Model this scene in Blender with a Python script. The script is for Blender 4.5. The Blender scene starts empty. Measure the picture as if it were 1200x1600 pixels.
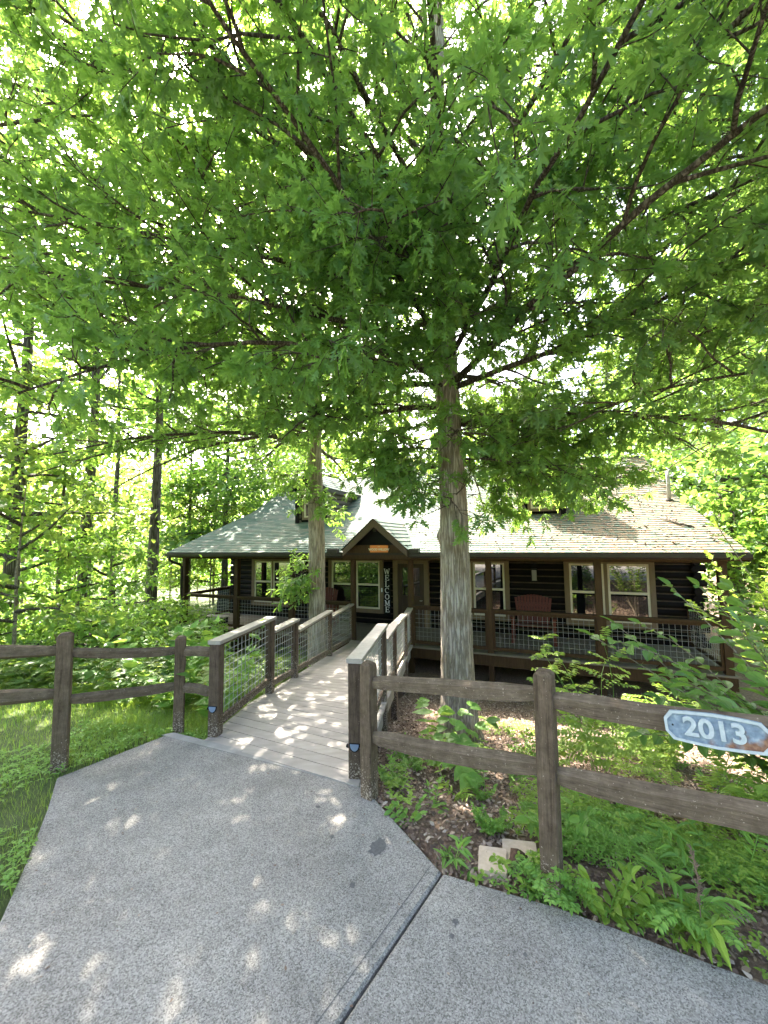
import bpy, math, random
import numpy as np
from math import sin, cos, pi, radians, atan2, hypot
from mathutils import Vector, Matrix

sc = bpy.context.scene
COL = sc.collection
# ------------------------------------------------------------------ camera, sky, sun, exposure
F_PX, PITCH, ROLL, EYE = 600.0, radians(4.24), radians(-0.7), 1.9
cam_d = bpy.data.cameras.new('camera')
cam_d.sensor_width = 36.0
cam_d.lens = 36.0 * F_PX / 1600.0
cam_d.clip_start, cam_d.clip_end = 0.05, 600
cam = bpy.data.objects.new('camera', cam_d); COL.objects.link(cam)
_fw = Vector((0, cos(PITCH), sin(PITCH))); _up = Vector((0, -sin(PITCH), cos(PITCH))); _rt = Vector((1, 0, 0))
R1 = _rt * cos(ROLL) + _up * sin(ROLL); U1 = -_rt * sin(ROLL) + _up * cos(ROLL)
m = Matrix.Identity(4)
for i in range(3):
    m[i][0], m[i][1], m[i][2] = R1[i], U1[i], -_fw[i]
m.translation = Vector((0, 0, EYE))
cam.matrix_world = m
sc.camera = cam

SUN_EL, SUN_AZ = radians(46), radians(-27)       # azimuth from +Y towards +X; the sun stands behind the house to the left
world = bpy.data.worlds.new('World'); sc.world = world; world.use_nodes = True
wn = world.node_tree.nodes; wl = world.node_tree.links
sky = wn.new('ShaderNodeTexSky'); sky.sky_type = 'NISHITA'; sky.sun_disc = False
sky.sun_elevation = SUN_EL; sky.sun_rotation = SUN_AZ; sky.dust_density = 6.0; sky.air_density = .7; sky.ozone_density = .5
wl.new(sky.outputs[0], wn['Background'].inputs[0]); wn['Background'].inputs[1].default_value = 0.14
sd = bpy.data.lights.new('sun', 'SUN'); sd.energy = 3.9; sd.angle = radians(0.53); sd.color = (1.0, 0.93, 0.80)
sun = bpy.data.objects.new('sun', sd); COL.objects.link(sun)
S_DIR = Vector((sin(SUN_AZ) * cos(SUN_EL), cos(SUN_AZ) * cos(SUN_EL), sin(SUN_EL)))
sun.rotation_euler = S_DIR.to_track_quat('Z', 'Y').to_euler(); sun.location = S_DIR * 60
sc.view_settings.view_transform = 'Standard'; sc.view_settings.look = 'None'
sc.view_settings.gamma = 1.0; sc.view_settings.exposure = 3.5
sc.render.engine = 'CYCLES'
sc.cycles.max_bounces = 5; sc.cycles.diffuse_bounces = 2; sc.cycles.transmission_bounces = 4
sc.cycles.use_denoising = True; sc.cycles.denoising_prefilter = 'ACCURATE'

RNG = np.random.default_rng(7)
def rnd(a, b): return float(RNG.uniform(a, b))

# ------------------------------------------------------------------ measuring helpers
def ray(x, y): return R1 * ((x - 600) / F_PX) + U1 * ((800 - y) / F_PX) + _fw
def at_y(x, y, Y):
    d = ray(x, y); return Vector((0, 0, EYE)) + d * (Y / d.y)

# ------------------------------------------------------------------ mesh helpers
class MB:
    """collects verts / faces (numpy) and links them as ONE mesh object"""
    def __init__(s): s.v = []; s.f = []; s.n = 0; s.uv = {}
    def add(s, verts, faces):
        verts = np.asarray(verts, float).reshape(-1, 3)
        for fa in faces:
            fa = np.asarray(fa, int)
            if fa.ndim == 1: fa = fa[None]
            if len(fa): s.f.append(fa + s.n)
        s.v.append(verts); s.n += len(verts); return s
    def box(s, x0, x1, y0, y1, z0, z1):
        v = [(x, y, z) for x in (x0, x1) for y in (y0, y1) for z in (z0, z1)]
        return s.add(v, [np.array([(0, 1, 3, 2), (4, 6, 7, 5), (0, 4, 5, 1), (2, 3, 7, 6), (0, 2, 6, 4), (1, 5, 7, 3)])])
    def beam(s, a, b, w, h, up=(0, 0, 1), bev=0.0):
        """square-section bar from a to b, w across, h along up"""
        a = np.array(a, float); b = np.array(b, float); t = b - a; t /= np.linalg.norm(t)
        u = np.array(up, float); sd_ = np.cross(t, u); sd_ /= np.linalg.norm(sd_); u = np.cross(sd_, t)
        if bev > 0:
            prof = [(-w/2+bev, -h/2), (w/2-bev, -h/2), (w/2, -h/2+bev), (w/2, h/2-bev), (w/2-bev, h/2), (-w/2+bev, h/2), (-w/2, h/2-bev), (-w/2, -h/2+bev)]
        else:
            prof = [(-w/2, -h/2), (w/2, -h/2), (w/2, h/2), (-w/2, h/2)]
        k = len(prof)
        v = [a + sd_*p + u*q for p, q in prof] + [b + sd_*p + u*q for p, q in prof]
        return s.add(v, [np.array([(i, (i+1) % k, (i+1) % k + k, i + k) for i in range(k)]), np.arange(k)[::-1], np.arange(k, 2*k)])
    def prism(s, poly, z0, z1):
        k = len(poly)
        v = [(p[0], p[1], z0) for p in poly] + [(p[0], p[1], z1) for p in poly]
        return s.add(v, [np.array([(i, (i+1) % k, (i+1) % k + k, i + k) for i in range(k)]), np.arange(k)[::-1], np.arange(k, 2*k)])
    def extrude(s, poly3, off):
        k = len(poly3); p = np.array(poly3, float); o = np.array(off, float)
        return s.add(np.r_[p, p + o], [np.array([(i, (i+1) % k, (i+1) % k + k, i + k) for i in range(k)]), np.arange(k)[::-1], np.arange(k, 2*k)])
    def tube(s, pts, radii, sides=8, rough=0.0, rng=None, cap=True):
        pts = np.asarray(pts, float); n = len(pts); radii = np.broadcast_to(np.asarray(radii, float), (n,))
        tg = np.gradient(pts, axis=0); tg /= np.linalg.norm(tg, axis=1)[:, None] + 1e-9
        ref = np.array([0, 0, 1.]) if abs(tg[0][2]) < .9 else np.array([1., 0, 0])
        ang = np.arange(sides) * 2 * pi / sides
        rings = []
        u = np.cross(tg[0], ref); u /= np.linalg.norm(u)
        for i in range(n):
            u = u - tg[i] * (u @ tg[i]); u /= np.linalg.norm(u); w = np.cross(tg[i], u)
            rr = radii[i] * (1 + (rng.uniform(-rough, rough, sides) if rough else 0))
            rings.append(pts[i] + (np.cos(ang) * rr)[:, None] * u + (np.sin(ang) * rr)[:, None] * w)
        q = [(i*sides + j, i*sides + (j+1) % sides, (i+1)*sides + (j+1) % sides, (i+1)*sides + j) for i in range(n-1) for j in range(sides)]
        fs = [np.array(q)]
        if cap: fs += [np.arange(sides)[::-1], np.arange((n-1)*sides, n*sides)]
        return s.add(np.concatenate(rings), fs)
    def lathe(s, prof, c=(0, 0, 0), sides=14):
        v = []; 
        for r, z in prof:
            for j in range(sides): v.append((c[0] + r*cos(2*pi*j/sides), c[1] + r*sin(2*pi*j/sides), c[2] + z))
        n = len(prof)
        q = [(i*sides + j, i*sides + (j+1) % sides, (i+1)*sides + (j+1) % sides, (i+1)*sides + j) for i in range(n-1) for j in range(sides)]
        return s.add(v, [np.array(q), np.arange(sides)[::-1], np.arange((n-1)*sides, n*sides)])
    def instances(s, tv, tf, pos, rx, ry, rz, scale):
        """template verts tv, faces tf at positions pos with frame axes rx, ry, rz (N,3) and scale (N,)"""
        tv = np.asarray(tv, float); N = len(pos); k = len(tv)
        V = (tv[None, :, 0, None] * rx[:, None] + tv[None, :, 1, None] * ry[:, None] + tv[None, :, 2, None] * rz[:, None]) * scale[:, None, None] + pos[:, None]
        off = (np.arange(N) * k)
        fs = [(np.asarray(fa)[None] + off[:, None, None]).reshape(-1, np.asarray(fa).shape[1]) for fa in tf]
        return s.add(V.reshape(-1, 3), fs)
    def mesh(s, name, mat, smooth=False, uv=None):
        me = bpy.data.meshes.new(name)
        V = np.concatenate(s.v) if s.v else np.zeros((0, 3))
        me.vertices.add(len(V)); me.vertices.foreach_set('co', V.astype(np.float32).ravel())
        li = np.concatenate([f.ravel() for f in s.f]); lt = np.concatenate([np.full(len(f), f.shape[1]) for f in s.f])
        ls = np.r_[0, np.cumsum(lt)[:-1]]
        me.loops.add(len(li)); me.loops.foreach_set('vertex_index', li.astype(np.int32))
        me.polygons.add(len(lt)); me.polygons.foreach_set('loop_start', ls.astype(np.int32)); me.polygons.foreach_set('loop_total', lt.astype(np.int32))
        if uv is not None:
            ul = me.uv_layers.new(name='UVMap'); U = np.asarray(uv, np.float32)[li]; ul.data.foreach_set('uv', U.ravel())
        me.polygons.foreach_set('use_smooth', np.full(len(lt), bool(smooth)))
        me.update(calc_edges=True)
        if mat is not None: me.materials.append(mat)
        return me
    def build(s, name, mat, parent=None, smooth=False, uv=None, loc=None):
        o = bpy.data.objects.new(name, s.mesh(name, mat, smooth, uv)); COL.objects.link(o)
        if parent is not None: o.parent = parent
        if loc is not None: o.location = loc
        return o

def tag(o, label, cat, group=None, kind=None):
    if label: o['label'] = label
    if cat: o['category'] = cat
    if group: o['group'] = group
    if kind: o['kind'] = kind
    return o
def thing(name, label, cat, loc=(0, 0, 0), rz=0, group=None):
    o = bpy.data.objects.new(name, None); COL.objects.link(o); o.empty_display_size = .2
    o.location = loc; o.rotation_euler = (0, 0, rz)
    return tag(o, label, cat, group)
def copy_tree(o, parent=None):
    c = o.copy(); COL.objects.link(c)
    if parent is not None: c.parent = parent
    for ch in o.children: copy_tree(ch, c)
    return c
def part_label(o, label): o['label'] = label; return o

# ------------------------------------------------------------------ materials
def new_mat(name):
    mt = bpy.data.materials.new(name); mt.use_nodes = True
    nt = mt.node_tree; return mt, nt, nt.nodes['Principled BSDF']
def N(nt, typ, **kw):
    n = nt.nodes.new(typ)
    for k, v in kw.items():
        if k.startswith('_'): setattr(n, k[1:], v)
        else: n.inputs[k.replace('9', ' ')].default_value = v
    return n
def ramp(nt, fac, stops):
    r = nt.nodes.new('ShaderNodeValToRGB'); e = r.color_ramp.elements
    while len(e) > len(stops): e.remove(e[-1])
    while len(e) < len(stops): e.new(0.5)
    for i, (p, c) in enumerate(stops): e[i].position = p; e[i].color = (*c, 1)
    nt.links.new(fac, r.inputs[0]); return r
def coords(nt, scale=(1, 1, 1), kind='Object'):
    tc = nt.nodes.new('ShaderNodeTexCoord'); mp = nt.nodes.new('ShaderNodeMapping'); mp.inputs['Scale'].default_value = scale
    nt.links.new(tc.outputs[kind], mp.inputs[0]); return mp.outputs[0]
def rough_mat(name, c0, c1, scale=8, stretch=(1, 1, 1), rough=.8, bump=.3, bdist=.005, detail=6, spec=.3, metal=0.0, c2=None, big=None):
    mt, nt, b = new_mat(name); L = nt.links.new
    co = coords(nt, stretch)
    nz = N(nt, 'ShaderNodeTexNoise', Scale=scale, Detail=detail, Roughness=.65); L(co, nz.inputs['Vector'])
    st = [(.3, c0), (.7, c1)]
    if c2: st = [(.25, c0), (.5, c1), (.75, c2)]
    col = ramp(nt, nz.outputs[0], st).outputs[0]
    if big:
        n2 = N(nt, 'ShaderNodeTexNoise', Scale=big[0], Detail=4); L(coords(nt), n2.inputs['Vector'])
        r2 = ramp(nt, n2.outputs[0], [(.48, (0, 0, 0)), (.62, (1, 1, 1))])
        mx = N(nt, 'ShaderNodeMix', _data_type='RGBA'); L(r2.outputs[0], mx.inputs[0]); L(col, mx.inputs[6]); mx.inputs[7].default_value = (*big[1], 1); col = mx.outputs[2]
    L(col, b.inputs['Base Color'])
    b.inputs['Roughness'].default_value = rough; b.inputs['Specular IOR Level'].default_value = spec; b.inputs['Metallic'].default_value = metal
    if bump:
        bp = N(nt, 'ShaderNodeBump', Strength=bump, Distance=bdist); L(nz.outputs[0], bp.inputs['Height']); L(bp.outputs[0], b.inputs['Normal'])
    return mt
def leaf_mat(name, dark, mid, light, trans, tfac=.45, rough=.5, spec=.35):
    mt, nt, b = new_mat(name); L = nt.links.new
    g = nt.nodes.new('ShaderNodeNewGeometry')
    nz = N(nt, 'ShaderNodeTexNoise', Scale=.9, Detail=2); L(coords(nt), nz.inputs['Vector'])
    ad = N(nt, 'ShaderNodeMath', _operation='MULTIPLY_ADD'); L(g.outputs['Random Per Island'], ad.inputs[0]); ad.inputs[1].default_value = .55
    ml = N(nt, 'ShaderNodeMath', _operation='MULTIPLY'); L(nz.outputs[0], ml.inputs[0]); ml.inputs[1].default_value = .5; L(ml.outputs[0], ad.inputs[2])
    cr = ramp(nt, ad.outputs[0], [(.15, dark), (.5, mid), (.9, light)])
    L(cr.outputs[0], b.inputs['Base Color']); b.inputs['Roughness'].default_value = rough; b.inputs['Specular IOR Level'].default_value = spec
    tb = nt.nodes.new('ShaderNodeBsdfTranslucent')
    tr = ramp(nt, ad.outputs[0], [(.15, tuple(c*.7 for c in trans)), (.9, trans)]); L(tr.outputs[0], tb.inputs[0])
    mx = nt.nodes.new('ShaderNodeMixShader'); mx.inputs[0].default_value = tfac
    L(b.outputs[0], mx.inputs[1]); L(tb.outputs[0], mx.inputs[2]); L(mx.outputs[0], nt.nodes['Material Output'].inputs[0])
    return mt

M = {}
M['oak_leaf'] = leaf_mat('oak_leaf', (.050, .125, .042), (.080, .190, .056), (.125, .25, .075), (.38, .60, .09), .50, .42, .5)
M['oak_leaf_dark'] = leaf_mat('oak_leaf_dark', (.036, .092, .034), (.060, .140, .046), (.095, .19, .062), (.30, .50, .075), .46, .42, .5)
M['wood_leaf'] = leaf_mat('wood_leaf', (.045, .11, .025), (.07, .165, .036), (.11, .22, .05), (.32, .54, .07), .52)
M['wood_leaf_warm'] = leaf_mat('wood_leaf_warm', (.06, .125, .028), (.09, .18, .038), (.125, .21, .048), (.36, .50, .075), .52)
M['shrub_leaf'] = leaf_mat('shrub_leaf', (.06, .14, .036), (.095, .21, .05), (.15, .28, .075), (.34, .54, .08), .42, .34, .5)
M['weed_leaf'] = leaf_mat('weed_leaf', (.10, .215, .045), (.16, .33, .065), (.25, .42, .09), (.42, .62, .09), .40)
M['lime_leaf'] = leaf_mat('lime_leaf', (.13, .24, .04), (.20, .33, .05), (.28, .40, .07), (.45, .60, .08), .42)
M['grass'] = leaf_mat('grass', (.09, .185, .035), (.15, .285, .05), (.24, .37, .07), (.46, .62, .09), .45)
M['dead_leaf'] = rough_mat('dead_leaf', (.10, .06, .04), (.30, .22, .16), 1.2, rough=.85, bump=0)
def litter_mat():
    mt, nt, b = new_mat('litter'); L = nt.links.new
    g = nt.nodes.new('ShaderNodeNewGeometry')
    cr = ramp(nt, g.outputs['Random Per Island'], [(0, (.06, .036, .026)), (.3, (.14, .09, .062)), (.6, (.22, .155, .11)), (.85, (.32, .245, .185)), (1, (.46, .38, .31))])
    L(cr.outputs[0], b.inputs['Base Color']); b.inputs['Roughness'].default_value = .8
    return mt
M['litter'] = litter_mat()
def bark_mat(name, c0, c1, c2, sc_=(1, 1, .075), scale=34, moss=None):
    mt, nt, b = new_mat(name); L = nt.links.new
    co = coords(nt, sc_)
    nz = N(nt, 'ShaderNodeTexNoise', Scale=scale, Detail=8, Roughness=.7, Distortion=.6); L(co, nz.inputs['Vector'])
    vo = N(nt, 'ShaderNodeTexVoronoi', Scale=scale*.9, _feature='DISTANCE_TO_EDGE'); 
    mv = N(nt, 'ShaderNodeMix', _data_type='VECTOR'); mv.inputs[0].default_value = .045; L(co, mv.inputs[4]); L(nz.outputs['Color'], mv.inputs[5]); L(mv.outputs[1], vo.inputs['Vector'])
    rv = ramp(nt, vo.outputs['Distance'], [(0, (0, 0, 0)), (.22, (1, 1, 1))])
    mu = N(nt, 'ShaderNodeMath', _operation='MULTIPLY'); L(rv.outputs[0], mu.inputs[0]); L(nz.outputs[0], mu.inputs[1])
    cr = ramp(nt, mu.outputs[0], [(.02, c0), (.35, c1), (.65, c2)])
    col = cr.outputs[0]
    n2 = N(nt, 'ShaderNodeTexNoise', Scale=2.2, Detail=4); L(coords(nt), n2.inputs['Vector'])
    r2 = ramp(nt, n2.outputs[0], [(.5, (0, 0, 0)), (.66, (1, 1, 1))])
    mx = N(nt, 'ShaderNodeMix', _data_type='RGBA', _blend_type='MULTIPLY'); L(r2.outputs[0], mx.inputs[0]); L(col, mx.inputs[6]); mx.inputs[7].default_value = (*(moss or (.72, .66, .58)), 1)
    L(mx.outputs[2], b.inputs['Base Color']); b.inputs['Roughness'].default_value = .9; b.inputs['Specular IOR Level'].default_value = .2
    bp = N(nt, 'ShaderNodeBump', Strength=.9, Distance=.02); L(mu.outputs[0], bp.inputs['Height']); L(bp.outputs[0], b.inputs['Normal'])
    return mt
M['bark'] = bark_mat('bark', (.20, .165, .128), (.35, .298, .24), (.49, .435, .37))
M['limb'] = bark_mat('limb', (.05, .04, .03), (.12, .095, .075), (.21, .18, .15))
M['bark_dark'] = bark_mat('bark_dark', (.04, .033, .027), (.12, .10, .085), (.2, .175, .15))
M['bark_pale'] = bark_mat('bark_pale', (.2, .16, .11), (.34, .28, .21), (.42, .36, .28), (1, 1, .3), 40)
M['fence_wood'] = rough_mat('fence_wood', (.066, .047, .035), (.115, .085, .066), 30, (1, 1, 1), .75, .5, .004, big=(3.5, (.145, .115, .094)))
def timber_mat(name, c0, c1, wear, grain):
    mt, nt, b = new_mat(name); L = nt.links.new; co = coords(nt)
    g = N(nt, 'ShaderNodeTexNoise', Scale=14, Detail=7, Roughness=.7); L(co, g.inputs['Vector'])
    cg = coords(nt, grain)
    f = N(nt, 'ShaderNodeTexNoise', Scale=150, Detail=5, Roughness=.75); L(cg, f.inputs['Vector'])
    wv = N(nt, 'ShaderNodeTexNoise', Scale=38, Detail=4, Roughness=.6, Distortion=.8); L(cg, wv.inputs['Vector'])
    col = ramp(nt, g.outputs[0], [(.3, c0), (.7, c1)])
    c2 = ramp(nt, f.outputs[0], [(.3, (.62, .62, .62)), (.55, (1, 1, 1)), (.75, (1.35, 1.33, 1.3))])
    c3 = ramp(nt, wv.outputs[0], [(.32, (.60, .58, .56)), (.42, (.95, .95, .95)), (.75, (1.2, 1.2, 1.18))])
    cur = col.outputs[0]
    for c in (c2, c3):
        mx = N(nt, 'ShaderNodeMix', _data_type='RGBA', _blend_type='MULTIPLY'); mx.inputs[0].default_value = 1; L(cur, mx.inputs[6]); L(c.outputs[0], mx.inputs[7]); cur = mx.outputs[2]
    ch = N(nt, 'ShaderNodeTexNoise', Scale=75, Detail=4, Roughness=.6); L(co, ch.inputs['Vector'])   # flaked paint, thicker near the ground
    sp = nt.nodes.new('ShaderNodeSeparateXYZ'); L(co, sp.inputs[0])
    mr = N(nt, 'ShaderNodeMapRange'); L(sp.outputs[2], mr.inputs[0]); mr.inputs[1].default_value = .05; mr.inputs[2].default_value = .32; mr.inputs[3].default_value = .10 if grain[2] < .5 else -.03; mr.inputs[4].default_value = -.06 if grain[2] < .5 else -.03
    a = N(nt, 'ShaderNodeMath', _operation='ADD'); L(ch.outputs[0], a.inputs[0]); L(mr.outputs[0], a.inputs[1])
    rr = ramp(nt, a.outputs[0], [(.62, (0, 0, 0)), (.66, (1, 1, 1))])
    mx = N(nt, 'ShaderNodeMix', _data_type='RGBA'); L(rr.outputs[0], mx.inputs[0]); L(cur, mx.inputs[6]); mx.inputs[7].default_value = (*wear, 1)
    L(mx.outputs[2], b.inputs['Base Color']); b.inputs['Roughness'].default_value = .8; b.inputs['Specular IOR Level'].default_value = .12
    bp = N(nt, 'ShaderNodeBump', Strength=.6, Distance=.003); ad = N(nt, 'ShaderNodeMath', _operation='ADD'); L(f.outputs[0], ad.inputs[0]); L(wv.outputs[0], ad.inputs[1]); L(ad.outputs[0], bp.inputs['Height']); L(bp.outputs[0], b.inputs['Normal'])
    return mt
M['fence_wood'] = timber_mat('fence_wood', (.084, .058, .038), (.165, .120, .084), (.34, .27, .21), (1, 1, .06))
M['rail_wood'] = timber_mat('rail_wood', (.094, .067, .046), (.178, .134, .096), (.34, .27, .21), (.06, 1, 1))
M['post_wood'] = timber_mat('post_wood', (.070, .049, .034), (.118, .085, .062), (.30, .25, .20), (1, 1, .06))
M['porch_wood'] = rough_mat('porch_wood', (.036, .021, .010), (.064, .039, .019), 22, (1, 1, .15), .7, .25, .002, spec=.15)
M['dark_trim'] = rough_mat('dark_trim', (.018, .012, .008), (.028, .019, .013), 16, rough=.6, bump=.1)
M['gable_trim'] = rough_mat('gable_trim', (.085, .062, .048), (.115, .086, .068), 18, rough=.65, bump=.15, bdist=.002)
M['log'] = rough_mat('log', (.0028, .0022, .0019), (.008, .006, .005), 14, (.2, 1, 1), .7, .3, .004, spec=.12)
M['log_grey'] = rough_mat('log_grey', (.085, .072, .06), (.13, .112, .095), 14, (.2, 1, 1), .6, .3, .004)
M['chink'] = rough_mat('chink', (.05, .038, .026), (.085, .066, .046), 20, rough=.9, spec=.1, bump=.2)
M['window_trim'] = rough_mat('window_trim', (.145, .10, .055), (.185, .13, .075), 18, (1, 1, .2), .6, .15, .002)
M['sash'] = rough_mat('sash', (.55, .48, .35), (.62, .55, .41), 10, rough=.45, bump=0)
M['door_wood'] = rough_mat('door_wood', (.035, .02, .012), (.06, .034, .02), 20, (1, 1, .15), .5, .2, .002)
M['cap_wood'] = rough_mat('cap_wood', (.24, .212, .18), (.34, .305, .265), 20, (1, 1, 1), .4, .25, .002, spec=.4)
M['red_wood'] = rough_mat('red_wood', (.085, .020, .011), (.135, .032, .018), 18, rough=.55, bump=.15)
M['wire'] = rough_mat('wire', (.28, .28, .265), (.40, .40, .38), 20, rough=.5, bump=0, metal=.35)
M['black'] = rough_mat('black', (.004, .004, .0045), (.008, .008, .009), 20, rough=.6, spec=.15, bump=.05)
M['gutter'] = rough_mat('gutter', (.02, .016, .014), (.032, .026, .022), 8, rough=.4, bump=0)
M['white_paint'] = rough_mat('white_paint', (.72, .72, .70), (.8, .8, .78), 30, rough=.6, bump=0)
M['tub'] = rough_mat('tub', (.008, .011, .016), (.014, .018, .025), 6, rough=.5, bump=.1)
M['pipe'] = rough_mat('pipe', (.28, .28, .27), (.42, .42, .40), 20, rough=.5, bump=0, metal=.5)
M['skirt'] = rough_mat('skirt', (.030, .016, .008), (.05, .028, .014), 7, (1, 1, .4), .85, .3, .004)
M['porch_floor'] = rough_mat('porch_floor', (.13, .11, .08), (.18, .155, .115), 14, (.2, 1, 1), .7, .2, .002)
M['orange_sign'] = rough_mat('orange_sign', (.55, .17, .04), (.66, .22, .06), 12, (.2, 1, 1), .5, .1, .001)
M['paver'] = rough_mat('paver', (.48, .37, .27), (.60, .48, .36), 30, rough=.9, bump=.4, bdist=.003)
M['rock'] = rough_mat('rock', (.16, .09, .06), (.40, .25, .17), 8, rough=.9, bump=.6, bdist=.02)
M['wicker'] = rough_mat('wicker', (.03, .015, .01), (.13, .07, .045), 40, rough=.7, bump=.6)
def glass_mat():
    mt, nt, b = new_mat('window_glass')
    b.inputs['Base Color'].default_value = (.006, .007, .008, 1); b.inputs['Roughness'].default_value = .015
    b.inputs['IOR'].default_value = 2.3; b.inputs['Specular IOR Level'].default_value = .5
    return mt
M['glass'] = glass_mat()
def lens_mat():
    mt, nt, b = new_mat('solar_lens')
    b.inputs['Base Color'].default_value = (.16, .21, .30, 1); b.inputs['Roughness'].default_value = .12
    b.inputs['Emission Color'].default_value = (.55, .7, 1, 1); b.inputs['Emission Strength'].default_value = .0
    return mt
M['lens'] = lens_mat()
def concrete_mat(name, lo, hi, speck=True):
    mt, nt, b = new_mat(name); L = nt.links.new; co = coords(nt)
    n1 = N(nt, 'ShaderNodeTexNoise', Scale=130, Detail=3, Roughness=.8); L(co, n1.inputs['Vector'])
    if speck:
        vo = N(nt, 'ShaderNodeTexVoronoi', Scale=190, Randomness=1.0); L(co, vo.inputs['Vector'])
        sv = nt.nodes.new('ShaderNodeSeparateColor'); L(vo.outputs['Color'], sv.inputs[0])
        n0 = N(nt, 'ShaderNodeTexNoise', Scale=300, Detail=2, Roughness=.8); L(co, n0.inputs['Vector'])
        mm = N(nt, 'ShaderNodeMath', _operation='MULTIPLY_ADD'); L(sv.outputs[0], mm.inputs[0]); mm.inputs[1].default_value = .55
        m0 = N(nt, 'ShaderNodeMath', _operation='MULTIPLY'); L(n0.outputs[0], m0.inputs[0]); m0.inputs[1].default_value = .5; L(m0.outputs[0], mm.inputs[2]); n1 = mm
    n2 = N(nt, 'ShaderNodeTexNoise', Scale=1.3, Detail=6, Roughness=.6); L(co, n2.inputs['Vector'])
    n3 = N(nt, 'ShaderNodeTexNoise', Scale=9, Detail=5); L(co, n3.inputs['Vector'])
    c1 = ramp(nt, n1.outputs[0], [(.24, tuple(c*.55 for c in lo)), (.38, lo), (.66, hi), (.86, tuple(min(1, c*1.3) for c in hi))]) if speck else ramp(nt, n1.outputs[0], [(.3, lo), (.7, hi)])
    c2 = ramp(nt, n2.outputs[0], [(.3, (.74, .73, .715)), (.5, (.96, .96, .955)), (.7, (1.12, 1.11, 1.085))])
    c3 = ramp(nt, n3.outputs[0], [(.3, (.88, .88, .88)), (.7, (1.06, 1.06, 1.06))])
    m1 = N(nt, 'ShaderNodeMix', _data_type='RGBA', _blend_type='MULTIPLY'); m1.inputs[0].default_value = 1; L(c1.outputs[0], m1.inputs[6]); L(c2.outputs[0], m1.inputs[7])
    m2 = N(nt, 'ShaderNodeMix', _data_type='RGBA', _blend_type='MULTIPLY'); m2.inputs[0].default_value = 1; L(m1.outputs[2], m2.inputs[6]); L(c3.outputs[0], m2.inputs[7])
    L(m2.outputs[2], b.inputs['Base Color']); b.inputs['Roughness'].default_value = .9; b.inputs['Specular IOR Level'].default_value = .25
    bp = N(nt, 'ShaderNodeBump', Strength=.55 if speck else .2, Distance=.003); L(n1.outputs[0], bp.inputs['Height']); L(bp.outputs[0], b.inputs['Normal'])
    return mt
M['concrete'] = concrete_mat('concrete', (.205, .191, .172), (.315, .295, .270))
M['concrete_edge'] = concrete_mat('concrete_edge', (.27, .258, .24), (.33, .317, .297), False)
M['stain'] = rough_mat('stain', (.085, .082, .08), (.14, .135, .13), 60, rough=.9, bump=.2)
def deck_mat():
    mt, nt, b = new_mat('deck_board'); L = nt.links.new
    g = nt.nodes.new('ShaderNodeNewGeometry')
    nz = N(nt, 'ShaderNodeTexNoise', Scale=18, Detail=5); L(coords(nt, (.25, 1, 1)), nz.inputs['Vector'])
    c1 = ramp(nt, nz.outputs[0], [(.3, (.25, .224, .20)), (.7, (.33, .302, .273))])
    c2 = ramp(nt, g.outputs['Random Per Island'], [(0, (.84, .84, .84)), (1, (1.06, 1.05, 1.04))])
    m1 = N(nt, 'ShaderNodeMix', _data_type='RGBA', _blend_type='MULTIPLY'); m1.inputs[0].default_value = 1; L(c1.outputs[0], m1.inputs[6]); L(c2.outputs[0], m1.inputs[7])
    L(m1.outputs[2], b.inputs['Base Color']); b.inputs['Roughness'].default_value = .6
    bp = N(nt, 'ShaderNodeBump', Strength=.2, Distance=.002); L(nz.outputs[0], bp.inputs['Height']); L(bp.outputs[0], b.inputs['Normal'])
    return mt
M['deck'] = deck_mat()
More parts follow.
